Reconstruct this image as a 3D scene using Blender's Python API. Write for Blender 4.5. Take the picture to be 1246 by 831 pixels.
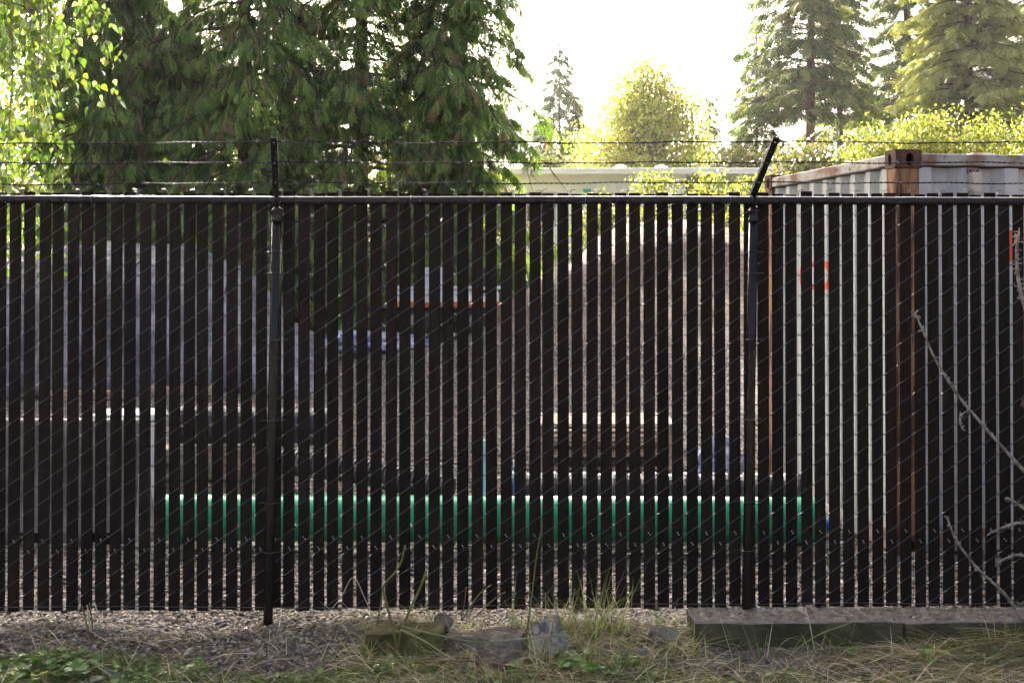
import bpy, math, random
import numpy as np
from mathutils import Vector, Matrix

for o in list(bpy.data.objects):
    bpy.data.objects.remove(o, do_unlink=True)
SC = bpy.context.scene
COL = SC.collection
random.seed(7)
RNG = np.random.default_rng(7)
R = math.radians

# ------------------------------------------------------------------ camera
CAM_LOC = Vector((0.0, -7.3, 1.69))
YAW, PITCH = R(-1.2), R(0.6)
FOCAL, SENSOR = 50.2, 36.0
SHIFT_Y = -0.0606 - math.tan(PITCH) * FOCAL / SENSOR
cam_d = bpy.data.cameras.new('camera')
cam = bpy.data.objects.new('camera', cam_d)
COL.objects.link(cam)
cam.location = CAM_LOC
cam.rotation_euler = (R(90) + PITCH, 0, YAW)
cam_d.lens = FOCAL
cam_d.sensor_width = SENSOR
cam_d.shift_y = SHIFT_Y
cam_d.clip_start = 0.05
cam_d.clip_end = 2000
SC.camera = cam

# ------------------------------------------------------------------ sky and sun
SUN_AZ, SUN_EL = R(-15.0), R(27.0)      # azimuth from +Y towards +X
world = bpy.data.worlds.new('World')
SC.world = world
world.use_nodes = True
wn = world.node_tree.nodes
wl = world.node_tree.links
wn.clear()
wo = wn.new('ShaderNodeOutputWorld')
bg = wn.new('ShaderNodeBackground')
sky = wn.new('ShaderNodeTexSky')
sky.sky_type = 'NISHITA'
sky.sun_disc = False
sky.sun_elevation = SUN_EL
sky.sun_rotation = SUN_AZ
sky.air_density = 0.17
sky.dust_density = 9.0
sky.ozone_density = 0.0
bg.inputs['Strength'].default_value = 0.15
wl.new(sky.outputs[0], bg.inputs[0])
wl.new(bg.outputs[0], wo.inputs[0])

sun_d = bpy.data.lights.new('sun', 'SUN')
sun = bpy.data.objects.new('sun', sun_d)
COL.objects.link(sun)
sun_d.energy = 2.6
sun_d.angle = R(0.6)
sun_d.color = (1.0, 0.93, 0.80)
sdir = Vector((math.sin(SUN_AZ) * math.cos(SUN_EL), math.cos(SUN_AZ) * math.cos(SUN_EL), math.sin(SUN_EL)))
sun.rotation_euler = sdir.to_track_quat('Z', 'Y').to_euler()
sun.location = (0, 0, 30)

SC.view_settings.view_transform = 'Standard'
SC.view_settings.look = 'None'
SC.view_settings.exposure = 3.02
SC.view_settings.gamma = 1.0
SC.view_settings.use_curve_mapping = False
SC.render.engine = 'CYCLES'
cy = SC.cycles
cy.max_bounces = 5
cy.diffuse_bounces = 2
cy.glossy_bounces = 2
cy.transmission_bounces = 4
cy.transparent_max_bounces = 4
cy.volume_bounces = 0
cy.use_denoising = True
cy.sample_clamp_indirect = 6.0
cy.use_adaptive_sampling = True
cy.adaptive_threshold = 0.02

# ------------------------------------------------------------------ helpers
_cm = Matrix.LocRotScale(CAM_LOC, cam.rotation_euler, None)

def P(px, py, Y):
    """world point seen at photo pixel (px, py) at the world depth Y"""
    cx = (px - 623.0) / 1246.0
    cyy = -(py - 415.5) / 1246.0 + SHIFT_Y
    d = _cm.to_3x3() @ Vector((cx * SENSOR / FOCAL, cyy * SENSOR / FOCAL, -1.0))
    t = (Y - CAM_LOC.y) / d.y
    return CAM_LOC + d * t

def sstep(a, b, t):
    u = np.clip((np.asarray(t, float) - a) / (b - a), 0, 1)
    return u * u * (3 - 2 * u)

_perm = np.random.default_rng(3).random((256, 256))
def vnoise(x, y):
    x = np.asarray(x, float); y = np.asarray(y, float)
    xi = np.floor(x).astype(int); yi = np.floor(y).astype(int)
    fx = x - xi; fy = y - yi
    fx = fx * fx * (3 - 2 * fx); fy = fy * fy * (3 - 2 * fy)
    g = lambda a, b: _perm[a & 255, b & 255]
    return ((g(xi, yi) * (1 - fx) + g(xi + 1, yi) * fx) * (1 - fy)
            + (g(xi, yi + 1) * (1 - fx) + g(xi + 1, yi + 1) * fx) * fy) - 0.5

def ground_z(x, y):
    x = np.asarray(x, float); y = np.asarray(y, float)
    z = -0.07 + 0 * x
    z = z - 0.13 * sstep(0.02, 0.62, -y)
    near = sstep(1.2, 0.2, np.abs(y + 0.4) - 0.4) * sstep(6, 4, np.abs(x))
    z = z + near * (0.05 * vnoise(x * 3.1 + 9, y * 3.1) + 0.03 * vnoise(x * 9, y * 9 + 4) + 0.016 * vnoise(x * 27, y * 27))
    # soil heaped against the kerb
    z = z + 0.07 * np.exp(-((x - 2.02) / 0.33) ** 2 - ((y + 0.50) / 0.13) ** 2)
    z = z + 0.05 * np.exp(-((x + 0.55) / 0.3) ** 2 - ((y + 0.12) / 0.14) ** 2)
    z = z + 0.82 * sstep(4, 15, y)
    z = z + 1.9 * np.exp(-((x - 3.0) / 2.3) ** 2 - ((y - 15) / 4.0) ** 2)
    z = z + 1.5 * sstep(18, 34, y)
    z = z + sstep(6, 12, y) * (0.30 * vnoise(x * 0.9, y * 0.9) + 0.16 * vnoise(x * 2.7 + 5, y * 2.2))
    z = z + 0.045 * np.exp(-((x + 0.32) / 0.5) ** 2 - ((y + 0.47) / 0.10) ** 2) + 0.04 * np.exp(-((x - 0.72) / 0.35) ** 2 - ((y + 0.50) / 0.12) ** 2)
    return z

def gz(x, y):
    return float(ground_z(x, y))

def link(o, parent=None):
    COL.objects.link(o)
    if parent is not None:
        o.parent = parent
    return o

def tag(o, label=None, cat=None, group=None, kind=None):
    if label: o['label'] = label
    if cat: o['category'] = cat
    if group: o['group'] = group
    if kind: o['kind'] = kind
    return o

def empty(name, loc, label, cat, group=None, rot=(0, 0, 0)):
    o = bpy.data.objects.new(name, None)
    o.location = loc
    o.rotation_euler = rot
    o.empty_display_size = 0.1
    link(o)
    return tag(o, label, cat, group)

class MB:
    def __init__(s):
        s.v = []; s.f = []
    def add(s, v, f):
        n = len(s.v)
        s.v.extend([tuple(p) for p in v])
        s.f.extend([tuple(i + n for i in q) for q in f])
        return s
    def box(s, c, d, rot=None, taper=0.0):
        x, y, z = d[0] / 2, d[1] / 2, d[2] / 2
        t = 1 - taper
        v = [(-x, -y, -z), (x, -y, -z), (x, y, -z), (-x, y, -z),
             (-x * t, -y * t, z), (x * t, -y * t, z), (x * t, y * t, z), (-x * t, y * t, z)]
        m = rot if rot is not None else Matrix.Identity(3)
        v = [m @ Vector(p) + Vector(c) for p in v]
        return s.add(v, [(0, 3, 2, 1), (4, 5, 6, 7), (0, 1, 5, 4), (1, 2, 6, 5), (2, 3, 7, 6), (3, 0, 4, 7)])
    def tube(s, pts, r, sides=6, caps=True):
        pts = [Vector(p) for p in pts]
        n = len(pts)
        rs = r if hasattr(r, '__len__') else [r] * n
        v = []; f = []
        prev = None
        for i, p in enumerate(pts):
            t = (pts[min(i + 1, n - 1)] - pts[max(i - 1, 0)])
            if t.length < 1e-9: t = Vector((0, 0, 1))
            t.normalize()
            if prev is None:
                a = Vector((0, 0, 1)) if abs(t.z) < 0.9 else Vector((1, 0, 0))
                u = t.cross(a).normalized()
            else:
                u = (prev - t * prev.dot(t))
                u = u.normalized() if u.length > 1e-6 else t.orthogonal().normalized()
            prev = u
            w = t.cross(u)
            for k in range(sides):
                a = 2 * math.pi * k / sides
                v.append(p + (u * math.cos(a) + w * math.sin(a)) * rs[i])
        for i in range(n - 1):
            for k in range(sides):
                a = i * sides + k; b = i * sides + (k + 1) % sides
                f.append((a, b, b + sides, a + sides))
        if caps:
            f.append(tuple(range(sides))[::-1])
            f.append(tuple(range((n - 1) * sides, n * sides)))
        return s.add(v, f)
    def lathe(s, prof, n=20, M=None):
        """profile (radius, z) revolved about z, then placed by M"""
        v = []; f = []
        for r, z in prof:
            for k in range(n):
                a = 2 * math.pi * k / n
                v.append(Vector((r * math.cos(a), r * math.sin(a), z)))
        for i in range(len(prof) - 1):
            for k in range(n):
                a = i * n + k; b = i * n + (k + 1) % n
                f.append((a, b, b + n, a + n))
        if M is not None: v = [M @ p for p in v]
        return s.add(v, f)
    def build(s, name, m, parent=None, smooth=False, bevel=0.0):
        me = bpy.data.meshes.new(name)
        me.from_pydata([tuple(p) for p in s.v], [], s.f)
        me.update()
        if m is not None: me.materials.append(m)
        if smooth:
            me.polygons.foreach_set('use_smooth', [True] * len(me.polygons))
        o = bpy.data.objects.new(name, me)
        if bevel > 0:
            b = o.modifiers.new('bevel', 'BEVEL')
            b.width = bevel; b.segments = 2; b.limit_method = 'ANGLE'
        link(o, parent)
        return o

def share(o, name, parent=None, loc=None, rot=None, scale=None):
    c = bpy.data.objects.new(name, o.data)
    for m in o.modifiers:
        k = c.modifiers.new(m.name, m.type)
        k.width = m.width; k.segments = m.segments; k.limit_method = m.limit_method
    if loc is not None: c.location = loc
    if rot is not None: c.rotation_euler = rot
    if scale is not None: c.scale = scale
    link(c, parent)
    return c

def bigmesh(name, V, F, m, tint=None, parent=None, smooth=False):
    V = np.ascontiguousarray(V, np.float32).reshape(-1, 3)
    F = np.ascontiguousarray(F, np.int32)
    k = F.shape[1]
    me = bpy.data.meshes.new(name)
    me.vertices.add(len(V)); me.vertices.foreach_set('co', V.ravel())
    me.loops.add(F.size); me.loops.foreach_set('vertex_index', F.ravel())
    me.polygons.add(len(F))
    me.polygons.foreach_set('loop_start', np.arange(0, F.size, k, dtype=np.int32))
    if smooth:
        me.polygons.foreach_set('use_smooth', np.ones(len(F), bool))
    me.update(calc_edges=True)
    if tint is not None:
        a = me.color_attributes.new('tint', 'FLOAT_COLOR', 'POINT')
        c = np.ones((len(V), 4), np.float32); c[:, :3] = tint
        a.data.foreach_set('color', c.ravel())
    me.materials.append(m)
    o = bpy.data.objects.new(name, me)
    link(o, parent)
    return o

def nrm(a):
    return a / (np.linalg.norm(a, axis=-1, keepdims=True) + 1e-9)

def frames(d, up, roll):
    d = nrm(d)
    s = nrm(np.cross(np.broadcast_to(up, d.shape), d) + 1e-6)
    u = np.cross(d, s)
    c, k = np.cos(roll)[:, None], np.sin(roll)[:, None]
    s2 = s * c + u * k
    u2 = np.cross(d, s2)
    return np.stack([d, s2, u2], axis=2)

def inst(TV, TF, pos, Rm, S):
    n = len(pos); t = len(TV)
    S = np.asarray(S, float)
    if S.ndim == 1: S = S[:, None] * np.ones((1, 3))
    L = TV[None] * S[:, None, :]
    V = np.einsum('nij,ntj->nti', Rm, L) + pos[:, None, :]
    F = TF[None] + (np.arange(n) * t)[:, None, None]
    return V.reshape(-1, 3), F.reshape(-1, TF.shape[1])

def rep(c, t):
    return np.repeat(c, t, axis=0)

# ------------------------------------------------------------------ materials
def new_mat(name):
    m = bpy.data.materials.new(name)
    m.use_nodes = True
    nt = m.node_tree
    nt.nodes.clear()
    out = nt.nodes.new('ShaderNodeOutputMaterial')
    return m, nt, out

def N(nt, kind, **kw):
    n = nt.nodes.new(kind)
    for k, v in kw.items():
        if k in n.inputs.keys():
            n.inputs[k].default_value = v
        else:
            setattr(n, k, v)
    return n

def rgba(c):
    return (c[0], c[1], c[2], 1.0)

def mixc(nt, fac, a, b):
    n = nt.nodes.new('ShaderNodeMix'); n.data_type = 'RGBA'
    if isinstance(fac, (int, float)): n.inputs[0].default_value = fac
    else: nt.links.new(fac, n.inputs[0])
    for i, c in ((6, a), (7, b)):
        if isinstance(c, (tuple, list)): n.inputs[i].default_value = rgba(c)
        else: nt.links.new(c, n.inputs[i])
    return n.outputs[2]

def ramp(nt, src, lo, hi):
    n = nt.nodes.new('ShaderNodeMapRange')
    n.interpolation_type = 'SMOOTHSTEP'
    nt.links.new(src, n.inputs[0])
    n.inputs[1].default_value = lo; n.inputs[2].default_value = hi
    return n.outputs[0]

def math_n(nt, op, a, b=None, c=None):
    n = nt.nodes.new('ShaderNodeMath'); n.operation = op
    for i, x in enumerate((a, b, c)):
        if x is None: continue
        if isinstance(x, (int, float)): n.inputs[i].default_value = x
        else: nt.links.new(x, n.inputs[i])
    return n.outputs[0]

def coords(nt, scale=(1, 1, 1), kind='Object'):
    tc = nt.nodes.new('ShaderNodeTexCoord')
    mp = nt.nodes.new('ShaderNodeMapping')
    mp.inputs['Scale'].default_value = scale
    nt.links.new(tc.outputs[kind], mp.inputs[0])
    return mp.outputs[0]

def noise(nt, vec, scale, detail=5, rough=0.6):
    n = nt.nodes.new('ShaderNodeTexNoise')
    n.inputs['Scale'].default_value = scale
    n.inputs['Detail'].default_value = detail
    n.inputs['Roughness'].default_value = rough
    nt.links.new(vec, n.inputs['Vector'])
    return n.outputs['Fac']

def bump(nt, h, strength, dist):
    n = nt.nodes.new('ShaderNodeBump')
    n.inputs['Strength'].default_value = strength
    n.inputs['Distance'].default_value = dist
    nt.links.new(h, n.inputs['Height'])
    return n.outputs[0]

def surf(name, c1, c2=None, rough=0.6, metal=0.0, scale=6.0, stretch=(1, 1, 1), lo=0.35, hi=0.65,
         bmp=0.0, bscale=40.0, bdist=0.01, spec=0.5, c3=None, rnd=0.0, coat=0.0):
    m, nt, out = new_mat(name)
    b = N(nt, 'ShaderNodeBsdfPrincipled')
    b.inputs['Roughness'].default_value = rough
    b.inputs['Metallic'].default_value = metal
    b.inputs['Specular IOR Level'].default_value = spec
    if coat: b.inputs['Coat Weight'].default_value = coat
    v = coords(nt, stretch)
    if rnd:
        oi = N(nt, 'ShaderNodeObjectInfo')
        ad = nt.nodes.new('ShaderNodeVectorMath'); ad.operation = 'ADD'
        mu = nt.nodes.new('ShaderNodeVectorMath'); mu.operation = 'SCALE'
        cb = nt.nodes.new('ShaderNodeCombineXYZ')
        for i in range(3): nt.links.new(oi.outputs['Random'], cb.inputs[i])
        nt.links.new(cb.outputs[0], mu.inputs[0]); mu.inputs['Scale'].default_value = 37.0
        nt.links.new(v, ad.inputs[0]); nt.links.new(mu.outputs[0], ad.inputs[1])
        v = ad.outputs[0]
    col = None
    if c2 is not None:
        nz = noise(nt, v, scale)
        col = mixc(nt, ramp(nt, nz, lo, hi), c1, c2)
        if c3 is not None:
            n3 = noise(nt, v, scale * 3.3, 8, 0.7)
            col = mixc(nt, ramp(nt, n3, 0.56, 0.68), col, c3)
        if rnd:
            hs = N(nt, 'ShaderNodeHueSaturation')
            nt.links.new(col, hs.inputs['Color'])
            vv = math_n(nt, 'MULTIPLY_ADD', oi.outputs['Random'], rnd, 1 - rnd / 2)
            nt.links.new(vv, hs.inputs['Value'])
            col = hs.outputs[0]
        nt.links.new(col, b.inputs['Base Color'])
    else:
        b.inputs['Base Color'].default_value = rgba(c1)
    if bmp > 0:
        h = noise(nt, v, bscale, 6, 0.65)
        nt.links.new(bump(nt, h, bmp, bdist), b.inputs['Normal'])
    nt.links.new(b.outputs[0], out.inputs[0])
    return m

def foliage(name, trans=0.45, tcol=(1.0, 1.0, 0.45), rough=0.5, spec=0.35, bright=1.0):
    """leaf material: base colour from the tint attribute, light passes through"""
    m, nt, out = new_mat(name)
    at = N(nt, 'ShaderNodeAttribute', attribute_name='tint')
    b = N(nt, 'ShaderNodeBsdfPrincipled')
    b.inputs['Roughness'].default_value = rough
    b.inputs['Specular IOR Level'].default_value = spec
    nt.links.new(at.outputs['Color'], b.inputs['Base Color'])
    t = N(nt, 'ShaderNodeBsdfTranslucent')
    mu = nt.nodes.new('ShaderNodeMix'); mu.data_type = 'RGBA'; mu.blend_type = 'MULTIPLY'
    mu.inputs[0].default_value = 1.0
    nt.links.new(at.outputs['Color'], mu.inputs[6])
    mu.inputs[7].default_value = rgba([c * 2.0 * bright for c in tcol])
    nt.links.new(mu.outputs[2], t.inputs[0])
    mx = N(nt, 'ShaderNodeMixShader')
    mx.inputs[0].default_value = trans
    nt.links.new(b.outputs[0], mx.inputs[1]); nt.links.new(t.outputs[0], mx.inputs[2])
    nt.links.new(mx.outputs[0], out.inputs[0])
    return m

def tinted(name, rough=0.8, spec=0.3, bmp=0.0, bscale=200, bdist=0.002):
    m, nt, out = new_mat(name)
    at = N(nt, 'ShaderNodeAttribute', attribute_name='tint')
    b = N(nt, 'ShaderNodeBsdfPrincipled')
    b.inputs['Roughness'].default_value = rough
    b.inputs['Specular IOR Level'].default_value = spec
    nz = noise(nt, coords(nt), 60, 4)
    c = mixc(nt, ramp(nt, nz, 0.3, 0.7), (0.75, 0.75, 0.75), (1.2, 1.2, 1.2))
    mu = nt.nodes.new('ShaderNodeMix'); mu.data_type = 'RGBA'; mu.blend_type = 'MULTIPLY'
    mu.inputs[0].default_value = 1.0
    nt.links.new(at.outputs['Color'], mu.inputs[6]); nt.links.new(c, mu.inputs[7])
    nt.links.new(mu.outputs[2], b.inputs['Base Color'])
    if bmp:
        nt.links.new(bump(nt, noise(nt, coords(nt), bscale), bmp, bdist), b.inputs['Normal'])
    nt.links.new(b.outputs[0], out.inputs[0])
    return m

def m_ground():
    m, nt, out = new_mat('ground')
    b = N(nt, 'ShaderNodeBsdfPrincipled'); b.inputs['Roughness'].default_value = 0.95
    b.inputs['Specular IOR Level'].default_value = 0.15
    g = N(nt, 'ShaderNodeNewGeometry')
    sp = N(nt, 'ShaderNodeSeparateXYZ'); nt.links.new(g.outputs['Position'], sp.inputs[0])
    v = g.outputs['Position']
    # loose stones of the yard
    vo = N(nt, 'ShaderNodeTexVoronoi'); vo.inputs['Scale'].default_value = 34.0
    nt.links.new(v, vo.inputs['Vector'])
    sv = N(nt, 'ShaderNodeSeparateColor'); nt.links.new(vo.outputs['Color'], sv.inputs[0])
    stone = mixc(nt, sv.outputs[0], (0.068, 0.064, 0.058), (0.27, 0.255, 0.225))
    stone = mixc(nt, ramp(nt, sv.outputs[1], 0.55, 0.9), stone, (0.33, 0.26, 0.19))
    stone = mixc(nt, ramp(nt, vo.outputs['Distance'], 0.35, 0.62), stone, (0.05, 0.045, 0.04))
    # brown earth of the bank
    n1 = noise(nt, v, 1.3, 6); n2 = noise(nt, v, 16, 7, 0.7)
    earth = mixc(nt, ramp(nt, n2, 0.3, 0.7), (0.075, 0.053, 0.034), (0.22, 0.165, 0.11))
    earth = mixc(nt, ramp(nt, sv.outputs[2], 0.72, 0.8), earth, (0.20, 0.18, 0.15))
    # dark soil in front of the fence
    n3 = noise(nt, v, 7, 8, 0.7)
    n5 = noise(nt, v, 60, 6, 0.75)
    soil = mixc(nt, ramp(nt, n3, 0.3, 0.7), (0.058, 0.049, 0.039), (0.18, 0.155, 0.127))
    soil = mixc(nt, ramp(nt, n5, 0.52, 0.66), soil, (0.36, 0.325, 0.275))
    soil = mixc(nt, ramp(nt, n5, 0.45, 0.36), soil, (0.028, 0.023, 0.018))
    n4 = noise(nt, v, 3.0, 5)
    soil = mixc(nt, math_n(nt, 'MULTIPLY', ramp(nt, n4, 0.5, 0.62), 0.5), soil, (0.20, 0.17, 0.13))
    # rough grass and litter far off
    far = mixc(nt, ramp(nt, noise(nt, v, 0.35, 5), 0.4, 0.6), (0.09, 0.10, 0.035), (0.20, 0.16, 0.09))
    zz = math_n(nt, 'ADD', sp.outputs[2], math_n(nt, 'MULTIPLY', math_n(nt, 'SUBTRACT', n1, 0.5), 1.2))
    c = mixc(nt, ramp(nt, zz, 0.8, 1.3), stone, earth)
    c = mixc(nt, ramp(nt, sp.outputs[1], 19, 23), c, far)
    c = mixc(nt, ramp(nt, sp.outputs[1], 0.05, -0.10), c, soil)
    nt.links.new(c, b.inputs['Base Color'])
    h = math_n(nt, 'ADD', math_n(nt, 'ADD', math_n(nt, 'MULTIPLY', vo.outputs['Distance'], -0.7), n2), math_n(nt, 'MULTIPLY', n5, 0.6))
    nt.links.new(bump(nt, h, 0.9, 0.02), b.inputs['Normal'])
    nt.links.new(b.outputs[0], out.inputs[0])
    return m

def m_slat():
    m, nt, out = new_mat('slat_plastic')
    b = N(nt, 'ShaderNodeBsdfPrincipled')
    b.inputs['Roughness'].default_value = 0.75
    b.inputs['Specular IOR Level'].default_value = 0.10
    oi = N(nt, 'ShaderNodeObjectInfo')
    g = N(nt, 'ShaderNodeNewGeometry')
    mp = N(nt, 'ShaderNodeMapping'); mp.inputs['Scale'].default_value = (60, 60, 1.3)
    nt.links.new(g.outputs['Position'], mp.inputs[0])
    streak = noise(nt, mp.outputs[0], 3.0, 6, 0.65)
    smudge = noise(nt, g.outputs['Position'], 5.0, 7, 0.72)
    fine = noise(nt, g.outputs['Position'], 90.0, 4, 0.7)
    c = mixc(nt, ramp(nt, streak, 0.25, 0.75), (0.0074, 0.0054, 0.0037), (0.0150, 0.0112, 0.0078))
    c = mixc(nt, math_n(nt, 'MULTIPLY', math_n(nt, 'MULTIPLY', ramp(nt, smudge, 0.54, 0.74), ramp(nt, fine, 0.45, 0.62)), 0.55), c, (0.055, 0.052, 0.048))
    hs = N(nt, 'ShaderNodeHueSaturation'); nt.links.new(c, hs.inputs['Color'])
    nt.links.new(math_n(nt, 'MULTIPLY_ADD', oi.outputs['Random'], 0.5, 0.8), hs.inputs['Value'])
    nt.links.new(hs.outputs[0], b.inputs['Base Color'])
    nt.links.new(bump(nt, fine, 0.15, 0.001), b.inputs['Normal'])
    nt.links.new(b.outputs[0], out.inputs[0])
    return m

def m_container(name, mark=None, base=(0.44, 0.45, 0.425), base2=(0.57, 0.56, 0.50), rustamt=0.62):
    """old pale grey paint with rust runs; mark = (axis, centre, half, zc, zhalf, ring) gives the red lettering"""
    m, nt, out = new_mat(name)
    b = N(nt, 'ShaderNodeBsdfPrincipled'); b.inputs['Roughness'].default_value = 0.5
    v = coords(nt)
    vs = coords(nt, (9, 9, 0.7))
    n1 = noise(nt, v, 1.1, 4)
    run = noise(nt, vs, 1.6, 8, 0.7)
    spot = noise(nt, v, 26, 8, 0.75)
    c = mixc(nt, ramp(nt, n1, 0.35, 0.65), base, base2)
    c = mixc(nt, math_n(nt, 'MULTIPLY', ramp(nt, run, rustamt - 0.02, rustamt + 0.12), 0.75), c, (0.30, 0.19, 0.11))
    if mark:
        tc = N(nt, 'ShaderNodeTexCoord'); sp = N(nt, 'ShaderNodeSeparateXYZ')
        nt.links.new(tc.outputs['Object'], sp.inputs[0])
        tot = None
        for ax, c0, h0, zc, zh, ring in mark:
            u = math_n(nt, 'ABSOLUTE', math_n(nt, 'DIVIDE', math_n(nt, 'SUBTRACT', sp.outputs[ax], c0), h0))
            w = math_n(nt, 'ABSOLUTE', math_n(nt, 'DIVIDE', math_n(nt, 'SUBTRACT', sp.outputs[2], zc), zh))
            d = math_n(nt, 'POWER', math_n(nt, 'ADD', math_n(nt, 'POWER', u, 4.0), math_n(nt, 'POWER', w, 4.0)), 0.25)
            k = math_n(nt, 'MULTIPLY', math_n(nt, 'LESS_THAN', d, 1.0), math_n(nt, 'GREATER_THAN', d, ring))
            tot = k if tot is None else math_n(nt, 'MAXIMUM', tot, k)
        tot = math_n(nt, 'MULTIPLY', tot, ramp(nt, spot, 0.66, 0.6))
        c = mixc(nt, tot, c, (0.62, 0.075, 0.022))
    c = mixc(nt, ramp(nt, spot, 0.66, 0.72), c, (0.16, 0.07, 0.035))
    nt.links.new(c, b.inputs['Base Color'])
    nt.links.new(bump(nt, spot, 0.12, 0.004), b.inputs['Normal'])
    nt.links.new(b.outputs[0], out.inputs[0])
    return m

MAT = {}
MAT['ground'] = m_ground()
MAT['slat'] = m_slat()
MAT['black_paint'] = surf('black_paint', (0.006, 0.006, 0.0065), (0.011, 0.011, 0.012), rough=0.26, scale=9, stretch=(1, 1, 0.3), bmp=0.08, bscale=90, spec=0.33)
MAT['post_paint'] = surf('post_paint', (0.0025, 0.0025, 0.0027), (0.007, 0.007, 0.0073), rough=0.18, scale=14, stretch=(1, 1, 0.25), lo=0.45, hi=0.75, bmp=0.08, bscale=80, spec=0.28)
MAT['wire'] = surf('vinyl_wire', (0.028, 0.0285, 0.031), (0.055, 0.056, 0.06), rough=0.28, scale=30, spec=0.6)
MAT['barb'] = surf('dark_barb', (0.016, 0.016, 0.017), (0.04, 0.04, 0.042), spec=0.12, rough=0.7, metal=0.0, scale=40)
MAT['zinc'] = surf('zinc', (0.12, 0.12, 0.125), (0.24, 0.24, 0.25), rough=0.4, metal=0.7, scale=60)
MAT['hole_dot'] = surf('pale_hole_dot', (0.45, 0.45, 0.44), rough=0.5)
MAT['rust'] = surf('rusty_steel', (0.080, 0.034, 0.018), (0.33, 0.17, 0.075), rough=0.85, scale=5, stretch=(4, 4, 0.45), lo=0.42, hi=0.58, c3=(0.045, 0.022, 0.016), bmp=0.5, bscale=60, bdist=0.006)
MAT['rust_dark'] = surf('dark_rusty_casting', (0.060, 0.027, 0.018), (0.125, 0.052, 0.030), rough=0.85, scale=12, c3=(0.03, 0.018, 0.014), bmp=0.5, bscale=60, bdist=0.006)
MAT['hole'] = surf('hole_black', (0.006, 0.005, 0.005), rough=0.9, spec=0.1)
MAT['rail_paint'] = surf('container_rail_paint', (0.44, 0.42, 0.36), (0.20, 0.115, 0.065), rough=0.7, scale=3.2, lo=0.42, hi=0.62, c3=(0.10, 0.045, 0.025), bmp=0.4, bscale=50, bdist=0.006)
MAT['cream'] = surf('cream_vent', (0.50, 0.46, 0.34), (0.56, 0.52, 0.40), rough=0.5, scale=8)
MAT['concrete'] = surf('weathered_concrete', (0.12, 0.108, 0.085), (0.24, 0.215, 0.175), rough=0.95, scale=11, c3=(0.075, 0.07, 0.045), bmp=0.9, bscale=60, bdist=0.012, spec=0.15)
MAT['mossy'] = surf('mossy_concrete', (0.075, 0.070, 0.026), (0.145, 0.135, 0.055), rough=0.95, scale=12, c3=(0.040, 0.038, 0.018), bmp=1.0, bscale=60, bdist=0.012, spec=0.12)
MAT['rock'] = surf('grey_rock', (0.085, 0.075, 0.060), (0.215, 0.19, 0.15), rough=0.95, scale=12, c3=(0.17, 0.115, 0.06), bmp=1.0, bscale=45, bdist=0.02, spec=0.15)
MAT['white_pvc'] = surf('white_plastic', (0.55, 0.56, 0.55), (0.68, 0.69, 0.68), rough=0.45, scale=4)
MAT['green_pipe'] = surf('green_pipe', (0.006, 0.30, 0.125), (0.012, 0.40, 0.18), rough=0.29, scale=3, stretch=(0.5, 3, 3), bmp=0.05, c3=(0.10, 0.17, 0.10))
MAT['black_pipe'] = surf('black_pipe', (0.020, 0.021, 0.024), (0.045, 0.046, 0.05), rough=0.42, scale=6, spec=0.5)
MAT['blue_pipe'] = surf('blue_pipe', (0.010, 0.10, 0.36), (0.02, 0.15, 0.45), rough=0.35, scale=6)
MAT['pale_blue'] = surf('pale_blue_paint', (0.38, 0.52, 0.68), (0.5, 0.62, 0.75), rough=0.4, scale=12)
MAT['old_wood'] = surf('old_wood', (0.20, 0.145, 0.095), (0.38, 0.30, 0.21), rough=0.85, scale=3, stretch=(1, 8, 8), bmp=0.4, bscale=30, rnd=0.4)
MAT['pale_wood'] = surf('pale_wood', (0.42, 0.35, 0.25), (0.58, 0.50, 0.38), rough=0.8, scale=3, stretch=(1, 8, 8), bmp=0.3, bscale=30, rnd=0.3)
MAT['tarp'] = surf('grey_blue_tarp', (0.10, 0.11, 0.13), (0.30, 0.315, 0.34), rough=0.30, scale=2.2, stretch=(1.6, 1, .8), lo=.40, hi=.60, bmp=1.0, bscale=5, bdist=0.25, c3=(0.030, 0.034, 0.045))  # dark tones put the shade of folds into the colour, besides black sheeting
MAT['blue_tarp'] = surf('blue_tarp', (0.03, 0.06, 0.20), (0.42, 0.46, 0.55), rough=0.4, scale=6, bmp=0.7, bscale=14, bdist=0.03)
MAT['rag'] = surf('grey_sheeting', (0.20, 0.185, 0.165), (0.42, 0.395, 0.37), rough=0.5, scale=14, stretch=(1, 1, 2.5), bmp=0.8, bscale=45, bdist=0.012, c3=(0.09, 0.085, 0.08))
MAT['house'] = surf('white_house_paint', (0.80, 0.80, 0.76), (0.86, 0.86, 0.82), rough=0.6, scale=1)
MAT['house_grey'] = surf('grey_trim', (0.42, 0.44, 0.45), (0.5, 0.52, 0.53), rough=0.6, scale=2)
MAT['teal'] = surf('teal_paint', (0.02, 0.30, 0.30), (0.03, 0.36, 0.35), rough=0.5, scale=2)
MAT['glass'] = surf('window_glass', (0.03, 0.035, 0.04), (0.05, 0.055, 0.06), rough=0.08, scale=1, spec=0.8)
MAT['car_paint'] = surf('white_car_paint', (0.62, 0.63, 0.65), (0.68, 0.69, 0.70), rough=0.22, scale=1, coat=0.6)
MAT['rubber'] = surf('black_rubber', (0.015, 0.015, 0.015), (0.03, 0.03, 0.03), rough=0.8, scale=9)
MAT['lamp_red'] = surf('red_lamp', (0.35, 0.012, 0.01), rough=0.2)
MAT['orange'] = surf('orange_brown_trim', (0.32, 0.075, 0.02), (0.42, 0.12, 0.03), rough=0.5, scale=5)
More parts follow.
